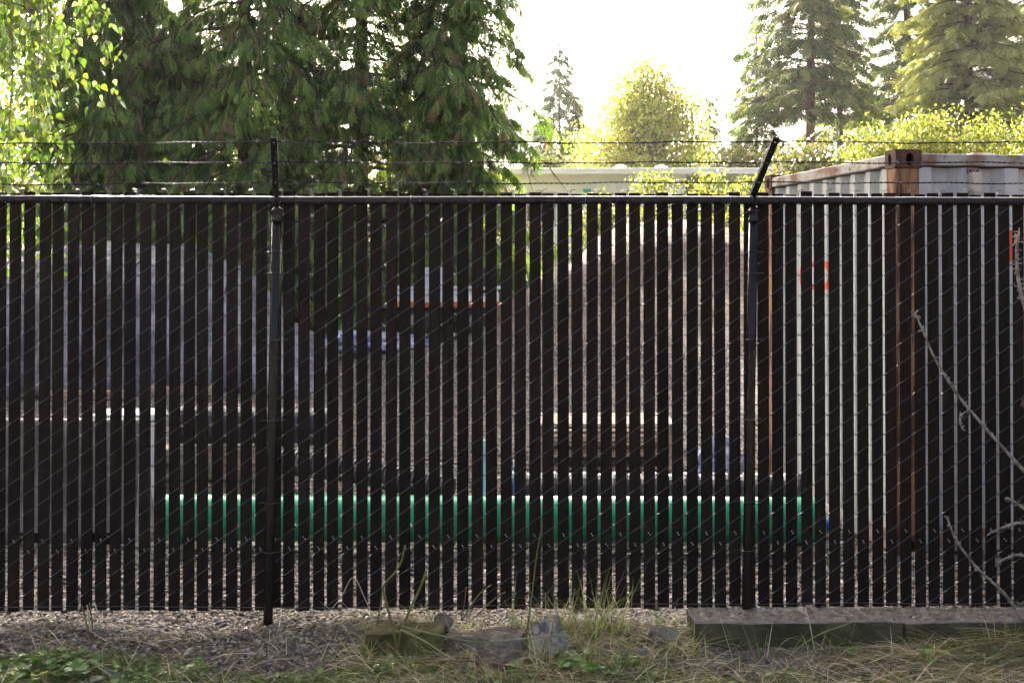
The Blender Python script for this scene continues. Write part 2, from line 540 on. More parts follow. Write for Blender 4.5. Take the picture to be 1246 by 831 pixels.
MAT['bark'] = surf('conifer_bark', (0.062, 0.036, 0.020), (0.15, 0.090, 0.052), rough=0.95, scale=6, stretch=(3, 3, 0.5), bmp=0.9, bscale=14, bdist=0.03)
MAT['bark_grey'] = surf('grey_bark', (0.12, 0.10, 0.08), (0.22, 0.19, 0.16), rough=0.95, scale=6, stretch=(3, 3, 0.6), bmp=0.8, bscale=14, bdist=0.02)
MAT['birch_bark'] = surf('birch_bark', (0.45, 0.43, 0.40), (0.62, 0.60, 0.56), rough=0.8, scale=5, stretch=(1, 1, 4), c3=(0.05, 0.045, 0.04), bmp=0.4)
MAT['twig'] = surf('brown_twig', (0.10, 0.065, 0.045), (0.19, 0.14, 0.10), rough=0.8, scale=20)
MAT['grey_twig'] = surf('lichened_twig', (0.12, 0.10, 0.08), (0.29, 0.265, 0.23), rough=0.9, scale=24, lo=0.4, hi=0.6, c3=(0.10, 0.075, 0.055), bmp=0.8, bscale=120, bdist=0.004)
MAT['stem'] = surf('olive_stem', (0.085, 0.095, 0.018), (0.15, 0.155, 0.035), rough=0.55, scale=14, c3=(0.12, 0.085, 0.03))
MAT['stem_green'] = surf('green_stem', (0.13, 0.19, 0.05), (0.24, 0.28, 0.10), rough=0.55, scale=10)
MAT['straw_stem'] = surf('straw_stem', (0.36, 0.30, 0.19), (0.50, 0.44, 0.32), rough=0.7, scale=18)
MAT['red_twig'] = surf('red_brown_twig', (0.13, 0.050, 0.026), (0.20, 0.095, 0.05), rough=0.6, scale=20)
MAT['cedar'] = foliage('cedar_foliage', 0.30, (1.0, 1.05, 0.4), 0.5, 0.3)
MAT['fir'] = foliage('fir_foliage', 0.35, (1.0, 1.0, 0.5), 0.6, 0.3)
MAT['leaf'] = foliage('broad_leaf', 0.45, (0.85, 0.85, 0.40), 0.45, 0.35)
MAT['birch_leaf'] = foliage('birch_leaf', 0.45, (0.85, 0.90, 0.35), 0.25, 0.6)
MAT['weed_leaf'] = foliage('weed_leaf', 0.25, (1.0, 1.0, 0.4), 0.45, 0.4)
MAT['blade'] = foliage('grass_blade', 0.25, (1.0, 1.0, 0.5), 0.6, 0.3)
MAT['pebble'] = tinted('pebble', 0.85, 0.3, 0.4, 150, 0.003)
MAT['petal'] = surf('yellow_petal', (0.75, 0.42, 0.01), (0.8, 0.5, 0.02), rough=0.6)

# ------------------------------------------------------------------ ground sheet
xs = np.concatenate([[-400, -150, -70, -40, -25, -15, -10, -7, -5.5, -4.6], np.arange(-4, 4.4, 0.03),
                     [4.6, 5.2, 6, 7, 9, 12, 16, 25, 40, 70, 150, 400]])
ys = np.concatenate([[-60, -20, -9, -5, -3, -2, -1.5], np.arange(-1.2, 0.4, 0.025), np.arange(0.5, 22, 0.3),
                     np.arange(22, 40, 1.5), [45, 55, 70, 100, 160, 260, 420]])
GX, GY = np.meshgrid(xs, ys, indexing='xy')
GZ = ground_z(GX, GY)
nx, ny = len(xs), len(ys)
idx = np.arange(nx * ny).reshape(ny, nx)
F = np.stack([idx[:-1, :-1], idx[:-1, 1:], idx[1:, 1:], idx[1:, :-1]], -1).reshape(-1, 4)
g = bigmesh('ground', np.stack([GX, GY, GZ], -1), F, MAT['ground'], smooth=True)
tag(g, 'stony yard ground, earth bank and soil strip below the fence', None, None, 'structure')

# ------------------------------------------------------------------ chain-link fence with slats
PITCH_S = 0.0737
FY = 0.036                                # plane of the mesh, behind the posts
X0 = P(8.5 + 9, 450, FY).x                # centre of the first slat that shows
fence = empty('chain_link_fence', (0, 0, 0), 'tall black chain-link fence woven with dark plastic slats and topped by barbed wire', 'fence')
k0, k1 = -20, 92
SLAT_TOP, SLAT_BOT = 2.132, 0.004
# slat: a shallow folded strip with three ribs
w = 0.0296
prof = [(-w, 0), (-w + .004, -.0022), (-.014, -.0030), (-.012, -.0022), (-.010, -.0030), (-.001, -.0033), (0.001, -.0025), (0.003, -.0033),
        (.010, -.0030), (.012, -.0022), (.014, -.0030), (w - .004, -.0022), (w, 0), (w - .004, .0022), (0, .003), (-w + .004, .0022)]
mb = MB()
n = len(prof)
zz = [0, 0.55, 1.1, 1.6, SLAT_TOP - SLAT_BOT]
v = [(x, y, z) for z in zz for x, y in prof]
f = []
for i in range(len(zz) - 1):
    for k in range(n):
        a = i * n + k; b = i * n + (k + 1) % n
        f.append((a, b, b + n, a + n))
f.append(tuple(range(n))[::-1]); f.append(tuple(range((len(zz) - 1) * n, len(zz) * n)))
mb.add(v, f)
slat0 = None
rs = random.Random(11)
SLATX = {}
for k in range(k0, k1):
    x = X0 + k * PITCH_S
    SLATX[k] = x
    lean = rs.gauss(0, 0.0011)
    loc = (x + rs.gauss(0, 0.0016), FY, SLAT_BOT + rs.gauss(0, 0.0045))
    rot = (0, lean, rs.gauss(0, 0.06))
    if slat0 is None:
        slat0 = mb.build('slat', MAT['slat'], fence)
        slat0.location = loc; slat0.rotation_euler = rot
    else:
        share(slat0, 'slat', fence, loc, rot)
# the wires: every coil wraps one slat and hooks into its neighbours in the gaps
mw = MB()
COILP = 0.1025
hw = PITCH_S / 2
for k in range(k0, k1):
    x = SLATX[k]
    ph = 0.02 + (COILP / 2 if k % 2 else 0)
    pts = []
    z = ph - COILP
    while z < SLAT_TOP - 0.03:
        a = hw + 0.0015; q = 0.013
        for (dx, dy, dz) in ((-a, 0, 0), (-a + q, -.0062, q * .62), (a - q, -.0062, COILP / 2 - q * .62),
                             (a, 0, COILP / 2), (a - q, .0062, COILP / 2 + q * .62), (-a + q, .0062, COILP - q * .62)):
            zz_ = z + dz
            if SLAT_BOT - 0.005 < zz_ < SLAT_TOP + 0.02:
                pts.append((x + dx, FY + dy, zz_))
        z += COILP
    mw.tube(pts, 0.0020, 4)
    if k % 2 == 0:                        # twisted wire ends above the slats
        xg = x + hw
        zt = SLAT_TOP + 0.004
        for s in (-1, 1):
            mw.tube([(xg - s * .010, FY - .004 * s, zt - .03), (xg + s * .004, FY + .004 * s, zt - .008), (xg - s * .005, FY - .005, zt + .006),
                     (xg + s * .010, FY, zt + .014), (xg + s * (.022 + rs.random() * .008), FY - .004, zt + .015 + rs.uniform(-.006, .004))], 0.0019, 4)
wm = mw.build('wire_mesh', MAT['wire'], fence)
tag(wm, kind='stuff')
# pale dots low on the slats: bright look of small holes put into colour
ml = MB()
for k in range(k0, k1):
    x = SLATX[k]
    zc = (0.378 if k % 2 == 0 else 0.325) + 0.0006 * (k - 35)
    for dx, dz in ((-.003, .006), (.003, -.004)):
        c = Vector((x + dx + rs.gauss(0, .001), FY - .0050, zc + dz))
        ml.box(c, (.0048, .0030, .0052))
tag(ml.build('slat_hole_dot', MAT['hole_dot'], fence), kind='stuff')
# tension wire along the bottom
mt = MB()
pts = []
for i in range(90):
    x = SLATX[k0] + (SLATX[k1 - 1] - SLATX[k0]) * i / 89
    pts.append((x, FY - 0.011, 0.022 + 0.006 * math.sin(x * 2.3) + 0.012 * math.exp(-((x - 1.9) / .35) ** 2)))
mt.tube(pts, 0.0021, 5)
mt.build('tension_wire', MAT['wire'], fence)
# top rail
RZ = P(623, 243.4, 0.0).z
mr = MB()
rx0, rx1 = SLATX[k0] - .05, SLATX[k1 - 1] + .05
pts = []
for i in range(40):
    x = rx0 + (rx1 - rx0) * i / 39
    pts.append((x, 0.0, RZ + 0.002 * math.sin(x * 1.7) - 0.0025))
mr.tube(pts, 0.0213, 20)
rail = mr.build('top_rail', MAT['black_paint'], fence, smooth=True)
mj = MB()
xa, xb = P(1097, 244, 0).x, P(1140, 244, 0).x
mj.tube([(xa, 0, RZ - .0045), (xa + .004, 0, RZ - .0045), (xb - .004, 0, RZ - .0045), (xb, 0, RZ - .0045)], [.0216, .0232, .0232, .0216], 20)
mj.build('coupling', MAT['black_paint'], rail, smooth=True)
mtie = MB()
def ring(mbx, c, r, axis, wr, n=14):
    pts = []
    for i in range(n + 1):
        a = 2 * math.pi * i / n
        if axis == 'x': pts.append((c[0] + 0.001 * i / n, c[1] + r * math.cos(a), c[2] + r * math.sin(a)))
        else: pts.append((c[0] + r * math.cos(a), c[1] + r * math.sin(a), c[2] + 0.004 * i / n))
    mbx.tube(pts, wr, 5)
for px in (112, 360, 500, 712, 888):
    m_ = MB(); x = P(px, 244, 0).x
    ring(m_, (x, 0, RZ - .002), 0.0225, 'x', 0.0022)
    m_.tube([(x, .02, RZ - .015), (x - .01, FY, RZ - .045), (x + .008, FY - .006, RZ - .075)], .0018, 4)
    m_.build('tie_wire', MAT['wire'], rail, smooth=True)
# posts
WIRES = []
def arm_points(x_top, x_bot):
    a = P(x_bot, 237, -0.012); b = P(x_top, 168, -0.275)
    return a, b
arms = []
def post(px_top, px_bot, arm_top, arm_bot, out=False):
    top = P(px_top, 258, 0.0); bot = P(px_bot, 762, 0.0)
    top.y = bot.y = 0.0
    m_ = MB()
    low = bot + (bot - top) * 0.12
    m_.tube([low, bot, bot.lerp(top, .33), bot.lerp(top, .66), top], 0.0245, 24)
    po = m_.build('post', MAT['post_paint'], fence, smooth=True)
    # loop cap that carries the rail
    c = MB()
    d = (top - bot).normalized()
    M = Matrix.Translation(top) @ d.to_track_quat('Z', 'Y').to_matrix().to_4x4()
    c.lathe([(.0248, -.050), (.0285, -.050), (.0285, -.040), (.0262, -.038), (.0262, -.002), (.030, 0), (.030, .008), (.026, .011), (.020, .020), (.012, .027), (.0, .028)], 22, M)
    cap = c.build('post_cap', MAT['black_paint'], po, smooth=True)
    e = MB()
    for i in range(2):
        ring(e, (top.x - .007 + .014 * i, 0, RZ - .002), 0.0255, 'x', 0.0072, 16)
    e.build('rail_eye', MAT['black_paint'], po, smooth=True)
    # barbed-wire arm: a folded steel channel leaning out towards the street
    a, b = arm_points(arm_top, arm_bot)
    ax = (b - a).normalized()
    side = Vector((1, 0, 0)); side = (side - ax * side.dot(ax)).normalized()
    nn = ax.cross(side)
    m2 = MB()
    hwid, th = 0.0165, 0.0035
    for off, wx, wy in ((0, hwid, th), (1, th, .013), (-1, th, .013)):
        cen = a.lerp(b, .5) + side * (off * (hwid - th)) + (nn * 0.0115 if off else Vector((0, 0, 0)))
        rot = Matrix((side, nn, ax)).transposed()
        m2.box(cen, (2 * wx if not off else 2 * th * .6, (2 * wy if off else 2 * th), (b - a).length), rot)
    m2.tube([a - ax * .045 + Vector((0, .012, 0)), a + ax * .01], [.016, .013], 10)
    ar = m2.build('barb_arm', MAT['black_paint'], po)
    bolts = MB()
    spots = []
    for yy in (172.5, 197.0, 221.0):
        t = (237 - yy) / (237 - 168)
        q = a.lerp(b, t)
        spots.append(q)
        qq = q - nn * 0.006
        bolts.tube([qq - side * .004, qq + side * .004], .004, 6)
    tag(bolts.build('wire_notch', MAT['zinc'], ar), kind='stuff')
    arms.append(spots)
    # ties that hold the mesh to the post
    hs = [.30, .55, .97, 1.38, 1.72, 1.83] if not out else [.5, 1.0, 1.5]
    for h in hs:
        q = bot.lerp(top, (h - bot.z) / (top.z - bot.z))
        t_ = MB()
        ring(t_, (q.x, q.y, h), 0.0258, 'z', 0.0019, 16)
        for s in (-1, 1):
            t_.tube([(q.x + s * .028, .014, h), (q.x + s * .05, FY - .004, h + .002), (q.x + s * .066, FY - .007, h + .004 * s)], .0018, 4)
        t_.build('tie_wire', MAT['wire'], po, smooth=True)
    return po
post(337, 326, 333, 336)
post(917, 908, 945, 917)
xL, xR = P(333, 168, 0).x, P(915, 168, 0).x
sp = 582
post(337 - sp, 328 - sp, 325 - sp, 336 - sp, True)
post(917 + sp - 3, 910 + sp - 3, 952 + sp, 917 + sp - 3, True)
arms = [arms[2], arms[0], arms[1], arms[3]]
# barbed wire, three runs
for wi in range(3):
    m_ = MB()
    line = []
    for s in range(3):
        a, b = arms[s][wi], arms[s + 1][wi]
        L = (b - a).length
        nseg = int(L / 0.012)
        for i in range(nseg):
            t = i / nseg
            sag = [0.008, 0.004, 0.010][wi] * 4 * t * (1 - t) * (1.3 if s == 0 else 0.7)
            wob = 0.0025 * math.sin(17 * t + wi) + 0.0016 * math.sin(41 * t + 2 * wi)
            line.append(a.lerp(b, t) + Vector((0, 0, -sag + wob)))
    for st in range(2):
        pts = []
        for i, p in enumerate(line):
            ph = i * 0.012 / 0.055 * 2 * math.pi + st * math.pi
            pts.append(p + Vector((0, math.cos(ph), math.sin(ph))) * 0.0023)
        m_.tube(pts, 0.0023, 4)
    bw = m_.build('barbed_wire', MAT['barb'], fence)
    mbb = MB()
    i = 4
    while i < len(line) - 3:
        p = line[i]
        roll = rs.uniform(0, 6.28)
        for s in range(2):
            aa = roll + s * 1.4
            pts = []
            for q in range(7):
                a2 = aa + q * 1.05
                pts.append(p + Vector((-.004 + .004 * s + q * .0012, .0036 * math.cos(a2), .0036 * math.sin(a2))))
            d0 = Vector((rs.uniform(-.5, -.2), math.cos(aa), math.sin(aa))); d1 = Vector((rs.uniform(.2, .5), math.cos(aa + 2.6), math.sin(aa + 2.6)))
            m_pts = [pts[0] + d0 * .013] + pts + [pts[-1] + d1 * .013]
            mbb.tube(m_pts, [.0007] + [.0012] * 7 + [.0007], 4)
        i += int(round(rs.uniform(.110, .135) / .012))
    tag(mbb.build('barb', MAT['zinc'], bw), kind='stuff')

# ------------------------------------------------------------------ shipping container
CL, CW, CH = 6.06, 2.44, 2.59
cpos = P(1091, 672, 1.75); cpos.z = -0.07
cyaw = R(8.5)
cont = empty('shipping_container', cpos, 'pale grey rusty steel shipping container standing close behind the fence', 'container', rot=(0, 0, cyaw))
def to_c(p):
    q = Matrix.Rotation(-cyaw, 3, 'Z') @ (p - cpos)
    return q
# where the red lettering falls on the end wall (x = 0) and on the long wall (y = 0)
def hit_end(px, py):
    A = CAM_LOC; B = P(px, py, 3.0)
    a, b = to_c(A), to_c(B)
    t = (0 - a.x) / (b.x - a.x); return a.lerp(b, t)
def hit_side(px, py):
    a, b = to_c(CAM_LOC), to_c(P(px, py, 3.0))
    t = (0 - a.y) / (b.y - a.y); return a.lerp(b, t)
e1, e2 = hit_end(969, 319), hit_end(1011, 353)
s1, s2 = hit_side(1226, 280), hit_side(1240, 318)
MAT['cont_end'] = m_container('container_end_paint', [(1, (e1.y + e2.y) / 2, abs(e1.y - e2.y) / 2, (e1.z + e2.z) / 2, abs(e1.z - e2.z) / 2, 0.62)], (0.38, 0.395, 0.36), (0.49, 0.49, 0.43))
MAT['cont_side'] = m_container('container_side_paint', [(0, (s1.x + s2.x) / 2, abs(s1.x - s2.x) / 2, (s1.z + s2.z) / 2, abs(s1.z - s2.z) / 2, 0.0)])
def corrugated(L, z0, z1, depth, pitch, m, name, M):
    x = 0.0; pr = []
    k = [0.28, 0.20, 0.28, 0.24]
    while x < L:
        for dx, y in ((0, 0), (k[0], 0), (k[0] + k[1], depth), (k[0] + k[1] + k[2], depth)):
            if x + dx * pitch < L: pr.append((x + dx * pitch, y))
        x += pitch
    pr.append((L, 0))
    b = MB(); v = []; f = []
    for z in (z0, (z0 + z1) / 2, z1):
        for q in pr: v.append(M @ Vector((q[0], q[1], z)))
    nn = len(pr)
    for r_ in range(2):
        for i in range(nn - 1): f.append((r_ * nn + i, r_ * nn + i + 1, (r_ + 1) * nn + i + 1, (r_ + 1) * nn + i))
    b.add(v, f)
    o = b.build(name, m, cont)
    sd = o.modifiers.new('solid', 'SOLIDIFY'); sd.thickness = 0.003
    return o
PO = 0.17
T0 = Matrix.Translation((PO, 0.025, 0))
corrugated(CL - 2 * PO, 0.14, CH - 0.11, 0.075, 0.30, MAT['cont_side'], 'side_panel', T0)
corrugated(CL - 2 * PO, 0.14, CH - 0.11, -0.036, 0.30, MAT['cont_side'], 'side_panel', Matrix.Translation((PO, CW - 0.025, 0)))
Te = Matrix.Translation((0.025, CW - PO, 0)) @ Matrix.Rotation(R(-90), 4, 'Z')
corrugated(CW - 2 * PO, 0.14, CH - 0.11, 0.045, 0.25, MAT['cont_end'], 'end_panel', Te)
bm_ = MB().box((CL - 0.03, CW / 2, CH / 2), (.05, CW - 2 * PO, CH - .25)); bm_.build('door_panel', MAT['cont_end'], cont)
for y in (0.04, CW - 0.04):
    MB().box((CL / 2, y, CH - 0.062), (CL - 2 * .178, .07, .075)).build('top_rail', MAT['rail_paint'], cont, bevel=.008)
    MB().box((CL / 2, y, 0.08), (CL - 2 * .178, .06, .13)).build('bottom_rail', MAT['rail_paint'], cont, bevel=.008)
for x in (0.04, CL - 0.04):
    MB().box((x, CW / 2, CH - 0.062), (.07, CW - 2 * .162, .075)).build('top_rail', MAT['rail_paint'], cont, bevel=.008)
    MB().box((x, CW / 2, 0.08), (.06, CW - 2 * .162, .13)).build('bottom_rail', MAT['rail_paint'], cont, bevel=.008)
MB().box((CL / 2, CW / 2, CH - 0.035), (CL - .16, CW - .16, .02)).build('roof', MAT['rail_paint'], cont)
# bow marks of the roof sheet showing above the rail
for i in range(7):
    MB().box((.62 + i * .34, .10, CH - 0.018), (.17, .16, .014), taper=.25).build('roof_rib', MAT['rail_paint'], cont, bevel=.004)
def face_hole(mb_, o, ux, uy, nrm_, W, H, cx, cy_, rx, ry, dep):
    """rectangular plate with an oval hole and the hole's wall"""
    nseg = 24; v = []; f = []
    outer = []; inner = []; deep = []
    for i in range(nseg):
        a = 2 * math.pi * (i + .5) / nseg
        c, s = math.cos(a), math.sin(a)
        k = 1.0 / max(abs(c), abs(s))
        outer.append((W / 2 + c * k * W / 2, H / 2 + s * k * H / 2))
        e = 2.6
        q = (abs(c) ** e + abs(s) ** e) ** (-1 / e)
        inner.append((cx + rx * c * q, cy_ + ry * s * q))
    for (x, y) in outer: v.append(o + ux * x + uy * y)
    for (x, y) in inner: v.append(o + ux * x + uy * y)
    for (x, y) in inner: v.append(o + ux * x + uy * y - nrm_ * dep)
    for i in range(nseg):
        j = (i + 1) % nseg
        f.append((i, j, nseg + j, nseg + i)); f.append((nseg + i, nseg + j, 2 * nseg + j, 2 * nseg + i))
    mb_.add(v, f)
def casting(sx, sy, top):
    """ISO corner block with oval holes on its two outer faces"""
    LX, LY, LZ = .178, .162, .118
    x0 = 0 if sx < 0 else CL - LX; y0 = 0 if sy < 0 else CW - LY; z0 = CH - LZ if top else 0.0
    b = MB()
    X, Y, Z = Vector((1, 0, 0)), Vector((0, 1, 0)), Vector((0, 0, 1))
    yf = y0 if sy < 0 else y0 + LY
    xf = x0 if sx < 0 else x0 + LX
    face_hole(b, Vector((x0, yf, z0)), X, Z, Vector((0, sy, 0)), LX, LZ, .098 if sx < 0 else .08, .056, .026, .040, .03)
    face_hole(b, Vector((xf, y0, z0)), Y, Z, Vector((sx, 0, 0)), LY, LZ, .088 if sy < 0 else .074, .056, .026, .038, .03)
    o = [Vector((x0 + i * LX, y0 + j * LY, z0 + k * LZ)) for k in (0, 1) for j in (0, 1) for i in (0, 1)]
    fs = [(0, 1, 3, 2), (4, 5, 7, 6)]
    fs.append((2, 3, 7, 6) if sy < 0 else (0, 1, 5, 4))
    fs.append((1, 3, 7, 5) if sx < 0 else (0, 2, 6, 4))
    b.add(o, fs)
    ob = b.build('corner_casting', MAT['rust_dark'], cont)
    ins = .034
    hb = MB().box((x0 + LX / 2, y0 + LY / 2, z0 + LZ / 2), (LX - 2 * ins, LY - 2 * ins, LZ - .02))
    hb.build('hole_shade_block', MAT['hole'], ob)  # solid black block: the shade inside the holes put into its colour
    return ob
for sx in (-1, 1):
    for sy in (-1, 1):
        for top in (True, False):
            casting(sx, sy, top)
        x = .085 if sx < 0 else CL - .085; y = .08 if sy < 0 else CW - .08
        p_ = MB().box((x, y, CH / 2), (.16, .145, CH - .24)).build('corner_post', MAT['rust'], cont, bevel=.006)
        if sx < 0 and sy < 0: p_['label'] = 'heavily rusted brown corner post'
vb = hit_side(1185, 217)
vt = MB().box((vb.x, -.012, vb.z - .03), (.062, .07, .13)).build('vent_box', MAT['cream'], cont, bevel=.008)
MB().box((vb.x, .012, vb.z + .048), (.075, .02, .035)).build('vent_plate', MAT['rail_paint'], vt)
for s in (-1, 1):
    MB().tube([(vb.x + s * .025, -.004, vb.z + .048), (vb.x + s * .025, .004, vb.z + .048)], .006, 8).build('rivet', MAT['hole'], vt)

# ------------------------------------------------------------------ yard: pipes, timber, pallets, barrier
def plain_pipe(name, a, b, r, wall, m, label, cat, n=28, hollow=True, group=None):
    a, b = Vector(a), Vector(b)
    o = empty(name, (a + b) / 2 - Vector((0, 0, r)), label, cat, group)
    L = (b - a).length
    M = Matrix.Translation((a + b) / 2 - o.location) @ (b - a).to_track_quat('Z', 'Y').to_matrix().to_4x4()
    ri = r - wall
    m_ = MB().lathe([(ri, -L / 2), (r - .003, -L / 2), (r, -L / 2 + .003), (r, -L / 4), (r, 0), (r, L / 4), (r, L / 2 - .003), (r - .003, L / 2), (ri, L / 2), (ri, 0), (ri, -L / 2)], n, M)
    m_.build('pipe_wall', m, o, smooth=True).data.set_sharp_from_angle(angle=R(40))
    return o, M, L
a = P(201, 628, 1.98); b = P(1000, 631, 1.80)
ga, gb = Vector((a.x, 1.98, 0)), Vector((b.x, 1.80, 0))
RG = 0.150
ga.z = gz(ga.x, 1.98) + RG + .075; gb.z = gz(gb.x, 1.80) + RG + .068
gp, GM, GL = plain_pipe('green_pipe', ga, gb, RG, .012, MAT['green_pipe'], 'long smooth green sewer pipe lying on the gravel just behind the fence', 'pipe')
# small wooden chocks keep it from rolling
for i, t in enumerate((.03, .5, .97)):
    q = ga.lerp(gb, t)
    for s, nm in ((-1, 'before'),):
        z = gz(q.x, q.y - .13)
        o = MB().box((0, 0, .025), (.10, .46, .094)).build('timber_bearer', MAT['old_wood'], None, bevel=.004)
        o.location = (q.x, q.y, gz(q.x, q.y))
        tag(o, ['short timber bearer under the left end of the green pipe', 'short timber bearer under the middle of the green pipe', 'short timber bearer under the right end of the green pipe'][i], 'timber', 'bearers under the green pipe')

def corrugated_pipe(name, pts, r, m, label, pitch=.045, n=20):
    o = empty(name, Vector(pts[0]) - Vector((0, 0, r)), label, 'pipe')
    pts = [Vector(p) for p in pts]
    # resample evenly
    seg = [0.0]
    for i in range(1, len(pts)): seg.append(seg[-1] + (pts[i] - pts[i - 1]).length)
    L = seg[-1]; st = pitch / 4
    q = []; rr = []
    k = int(L / st)
    for i in range(k + 1):
        d = L * i / k
        j = 0
        while j < len(seg) - 2 and seg[j + 1] < d: j += 1
        t = (d - seg[j]) / max(seg[j + 1] - seg[j], 1e-6)
        q.append(pts[j].lerp(pts[j + 1], t) - o.location)
        rr.append(r if i % 4 in (0, 1) else r - .013)
    b_ = MB(); b_.tube(q, rr, n, caps=False)
    b_.build('corrugated_wall', m, o)
    inn = MB(); inn.tube(q[::4] if len(q[::4]) > 1 else q, r - .03, n, caps=False)
    inn.build('inner_wall', MAT['rubber'], o)
    for e, d in ((q[0], 1), (q[-1], -1)):
        rg = MB()
        tdir = ((q[1] - q[0]) if d == 1 else (q[-1] - q[-2])).normalized()
        M = Matrix.Translation(e) @ tdir.to_track_quat('Z', 'Y').to_matrix().to_4x4()
        rg.lathe([(r - .03, -.004), (r + .002, -.004), (r + .002, .004), (r - .03, .004)], n, M)
        rg.build('end_ring', m, o)
    return o
def curve(pts, n=24):
    pts = [Vector(p) for p in pts]
    out = []
    for i in range(len(pts) - 1):
        p0, p1, p2, p3 = pts[max(i - 1, 0)], pts[i], pts[i + 1], pts[min(i + 2, len(pts) - 1)]
        for k in range(n):
            t = k / n
            out.append(.5 * ((2 * p1) + (p2 - p0) * t + (2 * p0 - 5 * p1 + 4 * p2 - p3) * t * t + (3 * p1 - p0 - 3 * p2 + p3) * t ** 3))
    out.append(pts[-1])
    return out
def timber(c, d, m, label, rot=0, grp=None, name='timber'):
    o = MB().box((0, 0, d[2] / 2), d).build(name, m, None, bevel=.006)
    o.location = c; o.rotation_euler = (0, 0, rot)
    return tag(o, label, 'timber', grp)
# black ribbed pipe on the timbers
Yt = 4.5
p1, p2 = P(214, 516, Yt), P(408, 520, Yt)
corrugated_pipe('ribbed_pipe', [p1, p1.lerp(p2, .5), p2], .158, MAT['black_pipe'], 'short black corrugated drain pipe laid on top of the brown timbers', .055)
# black ribbed pipe sagging to the ground right of it
q = [P(338, 560, 4.0), P(420, 570, 3.7), P(490, 583, 3.4), P(545, 596, 3.2)]
for p in q: p.z = max(p.z, gz(p.x, p.y) + .105)
corrugated_pipe('ribbed_pipe', curve(q, 8), .105, MAT['black_pipe'], 'black corrugated drain pipe sloping from the timbers down to the gravel', .04)
# long black pipe behind the green one
Yb = 2.75
a = P(612, 590, Yb); b = P(980, 592, Yb - .15)
ra = .165
corrugated_pipe('ribbed_pipe', [(a.x, Yb, gz(a.x, Yb) + ra + .085), ((a.x + b.x) / 2, Yb - .08, gz((a.x + b.x) / 2, Yb) + ra + .085), (min(b.x, 2.30), Yb - .15, gz(b.x, Yb) + ra + .085)], ra, MAT['black_pipe'],
                'long black corrugated pipe lying right behind the green pipe', .07)
for i, t in enumerate((.12, .85)):
    xq = a.x + (min(b.x, 2.30) - a.x) * t
    timber((xq, Yb - .1, gz(xq, Yb - .1) - .005), (.10, .5, .09), MAT['old_wood'], ['timber bearer under the left part of the long black pipe', 'timber bearer under the right part of the long black pipe'][i], 0, 'bearers under the long black pipe', 'timber_bearer')
a = P(560, 640, 2.22); b = P(1012, 627, 1.98)
za = gz(a.x, 2.2) + .046
plain_pipe('blue_pipe', (a.x, 2.22, za), (b.x + .02, 2.06, za + .10), .045, .006, MAT['blue_pipe'], 'slim blue water pipe whose end shows past the green pipe', 'pipe')
for px, top, m, lab in ((590.5, 537, MAT['pale_blue'], 'upright pale blue marker stake behind the green pipe'), (628, 562, MAT['blue_pipe'], 'short dark blue stake behind the green pipe')):
    t = P(px, top, 2.42); z = gz(t.x, 2.42)
    st = empty('marker_stake', (t.x, 2.42, z), lab, 'stake')
    MB().box((0, 0, (t.z - z) / 2 - .1), (.034, .022, t.z - z + .2)).build('shaft', m, st, bevel=.003)
    MB().box((0, 0, t.z - z - .01), (.036, .024, .045)).build('stake_tip', MAT['white_pvc'], st, bevel=.003)

c = P(262, 560, Yt); z0 = gz(c.x, Yt)
zt = P(262, 541, Yt).z - .0
nlay = 3
hh = max((zt - z0) / nlay, .08)
names = ['lowest', 'middle', 'topmost']
for i in range(nlay):
    timber((c.x + .05 * (i - 1), Yt - .03 * i, z0 + i * hh), (1.30 - .1 * (i == 2), .34, hh - .008), MAT['old_wood'], f'{names[i]} brown timber of the pile under the black pipe', R(1.5 * (i - 1)), 'timbers under the black pipe')

# pallets
def pallet(loc, rz, label):
    o = empty('pallet', loc, label, 'pallet', 'pallets stacked in the yard', rot=(0, 0, rz))
    global PAL
    W, D = 1.22, 1.02
    if PAL is None:
        PAL = {'top': None}
        for i in range(7):
            b_ = MB().box((0, -D / 2 + .05 + i * (D - .1) / 6, .128), (W, .095, .018)).build('deck_board', MAT['pale_wood'], o, bevel=.002)
        for i in range(3):
            MB().box((-W / 2 + .03 + i * (W - .06) / 2, 0, .0685), (.045, D, .095)).build('stringer', MAT['old_wood'], o, bevel=.003)
        for i in range(3):
            MB().box((0, -D / 2 + .05 + i * (D - .1) / 2, .010), (W, .095, .018)).build('bottom_board', MAT['old_wood'], o, bevel=.002)
        PAL = list(o.children)
    else:
        for ch in PAL:
            c_ = share(ch, ch.name.split('.')[0], o)
    return o
PAL = None
pc = P(736, 540, 5.4)
for i, lab in enumerate(('lowest pallet of the stack of three wooden pallets', 'middle pallet of the stack of three wooden pallets', 'topmost pale wooden pallet of the stack of three')):
    pallet((pc.x + .02 * i, 5.9 - .01 * i, gz(pc.x, 5.9) - .005 + i * .139), R(1.0 - 1.5 * i), lab)

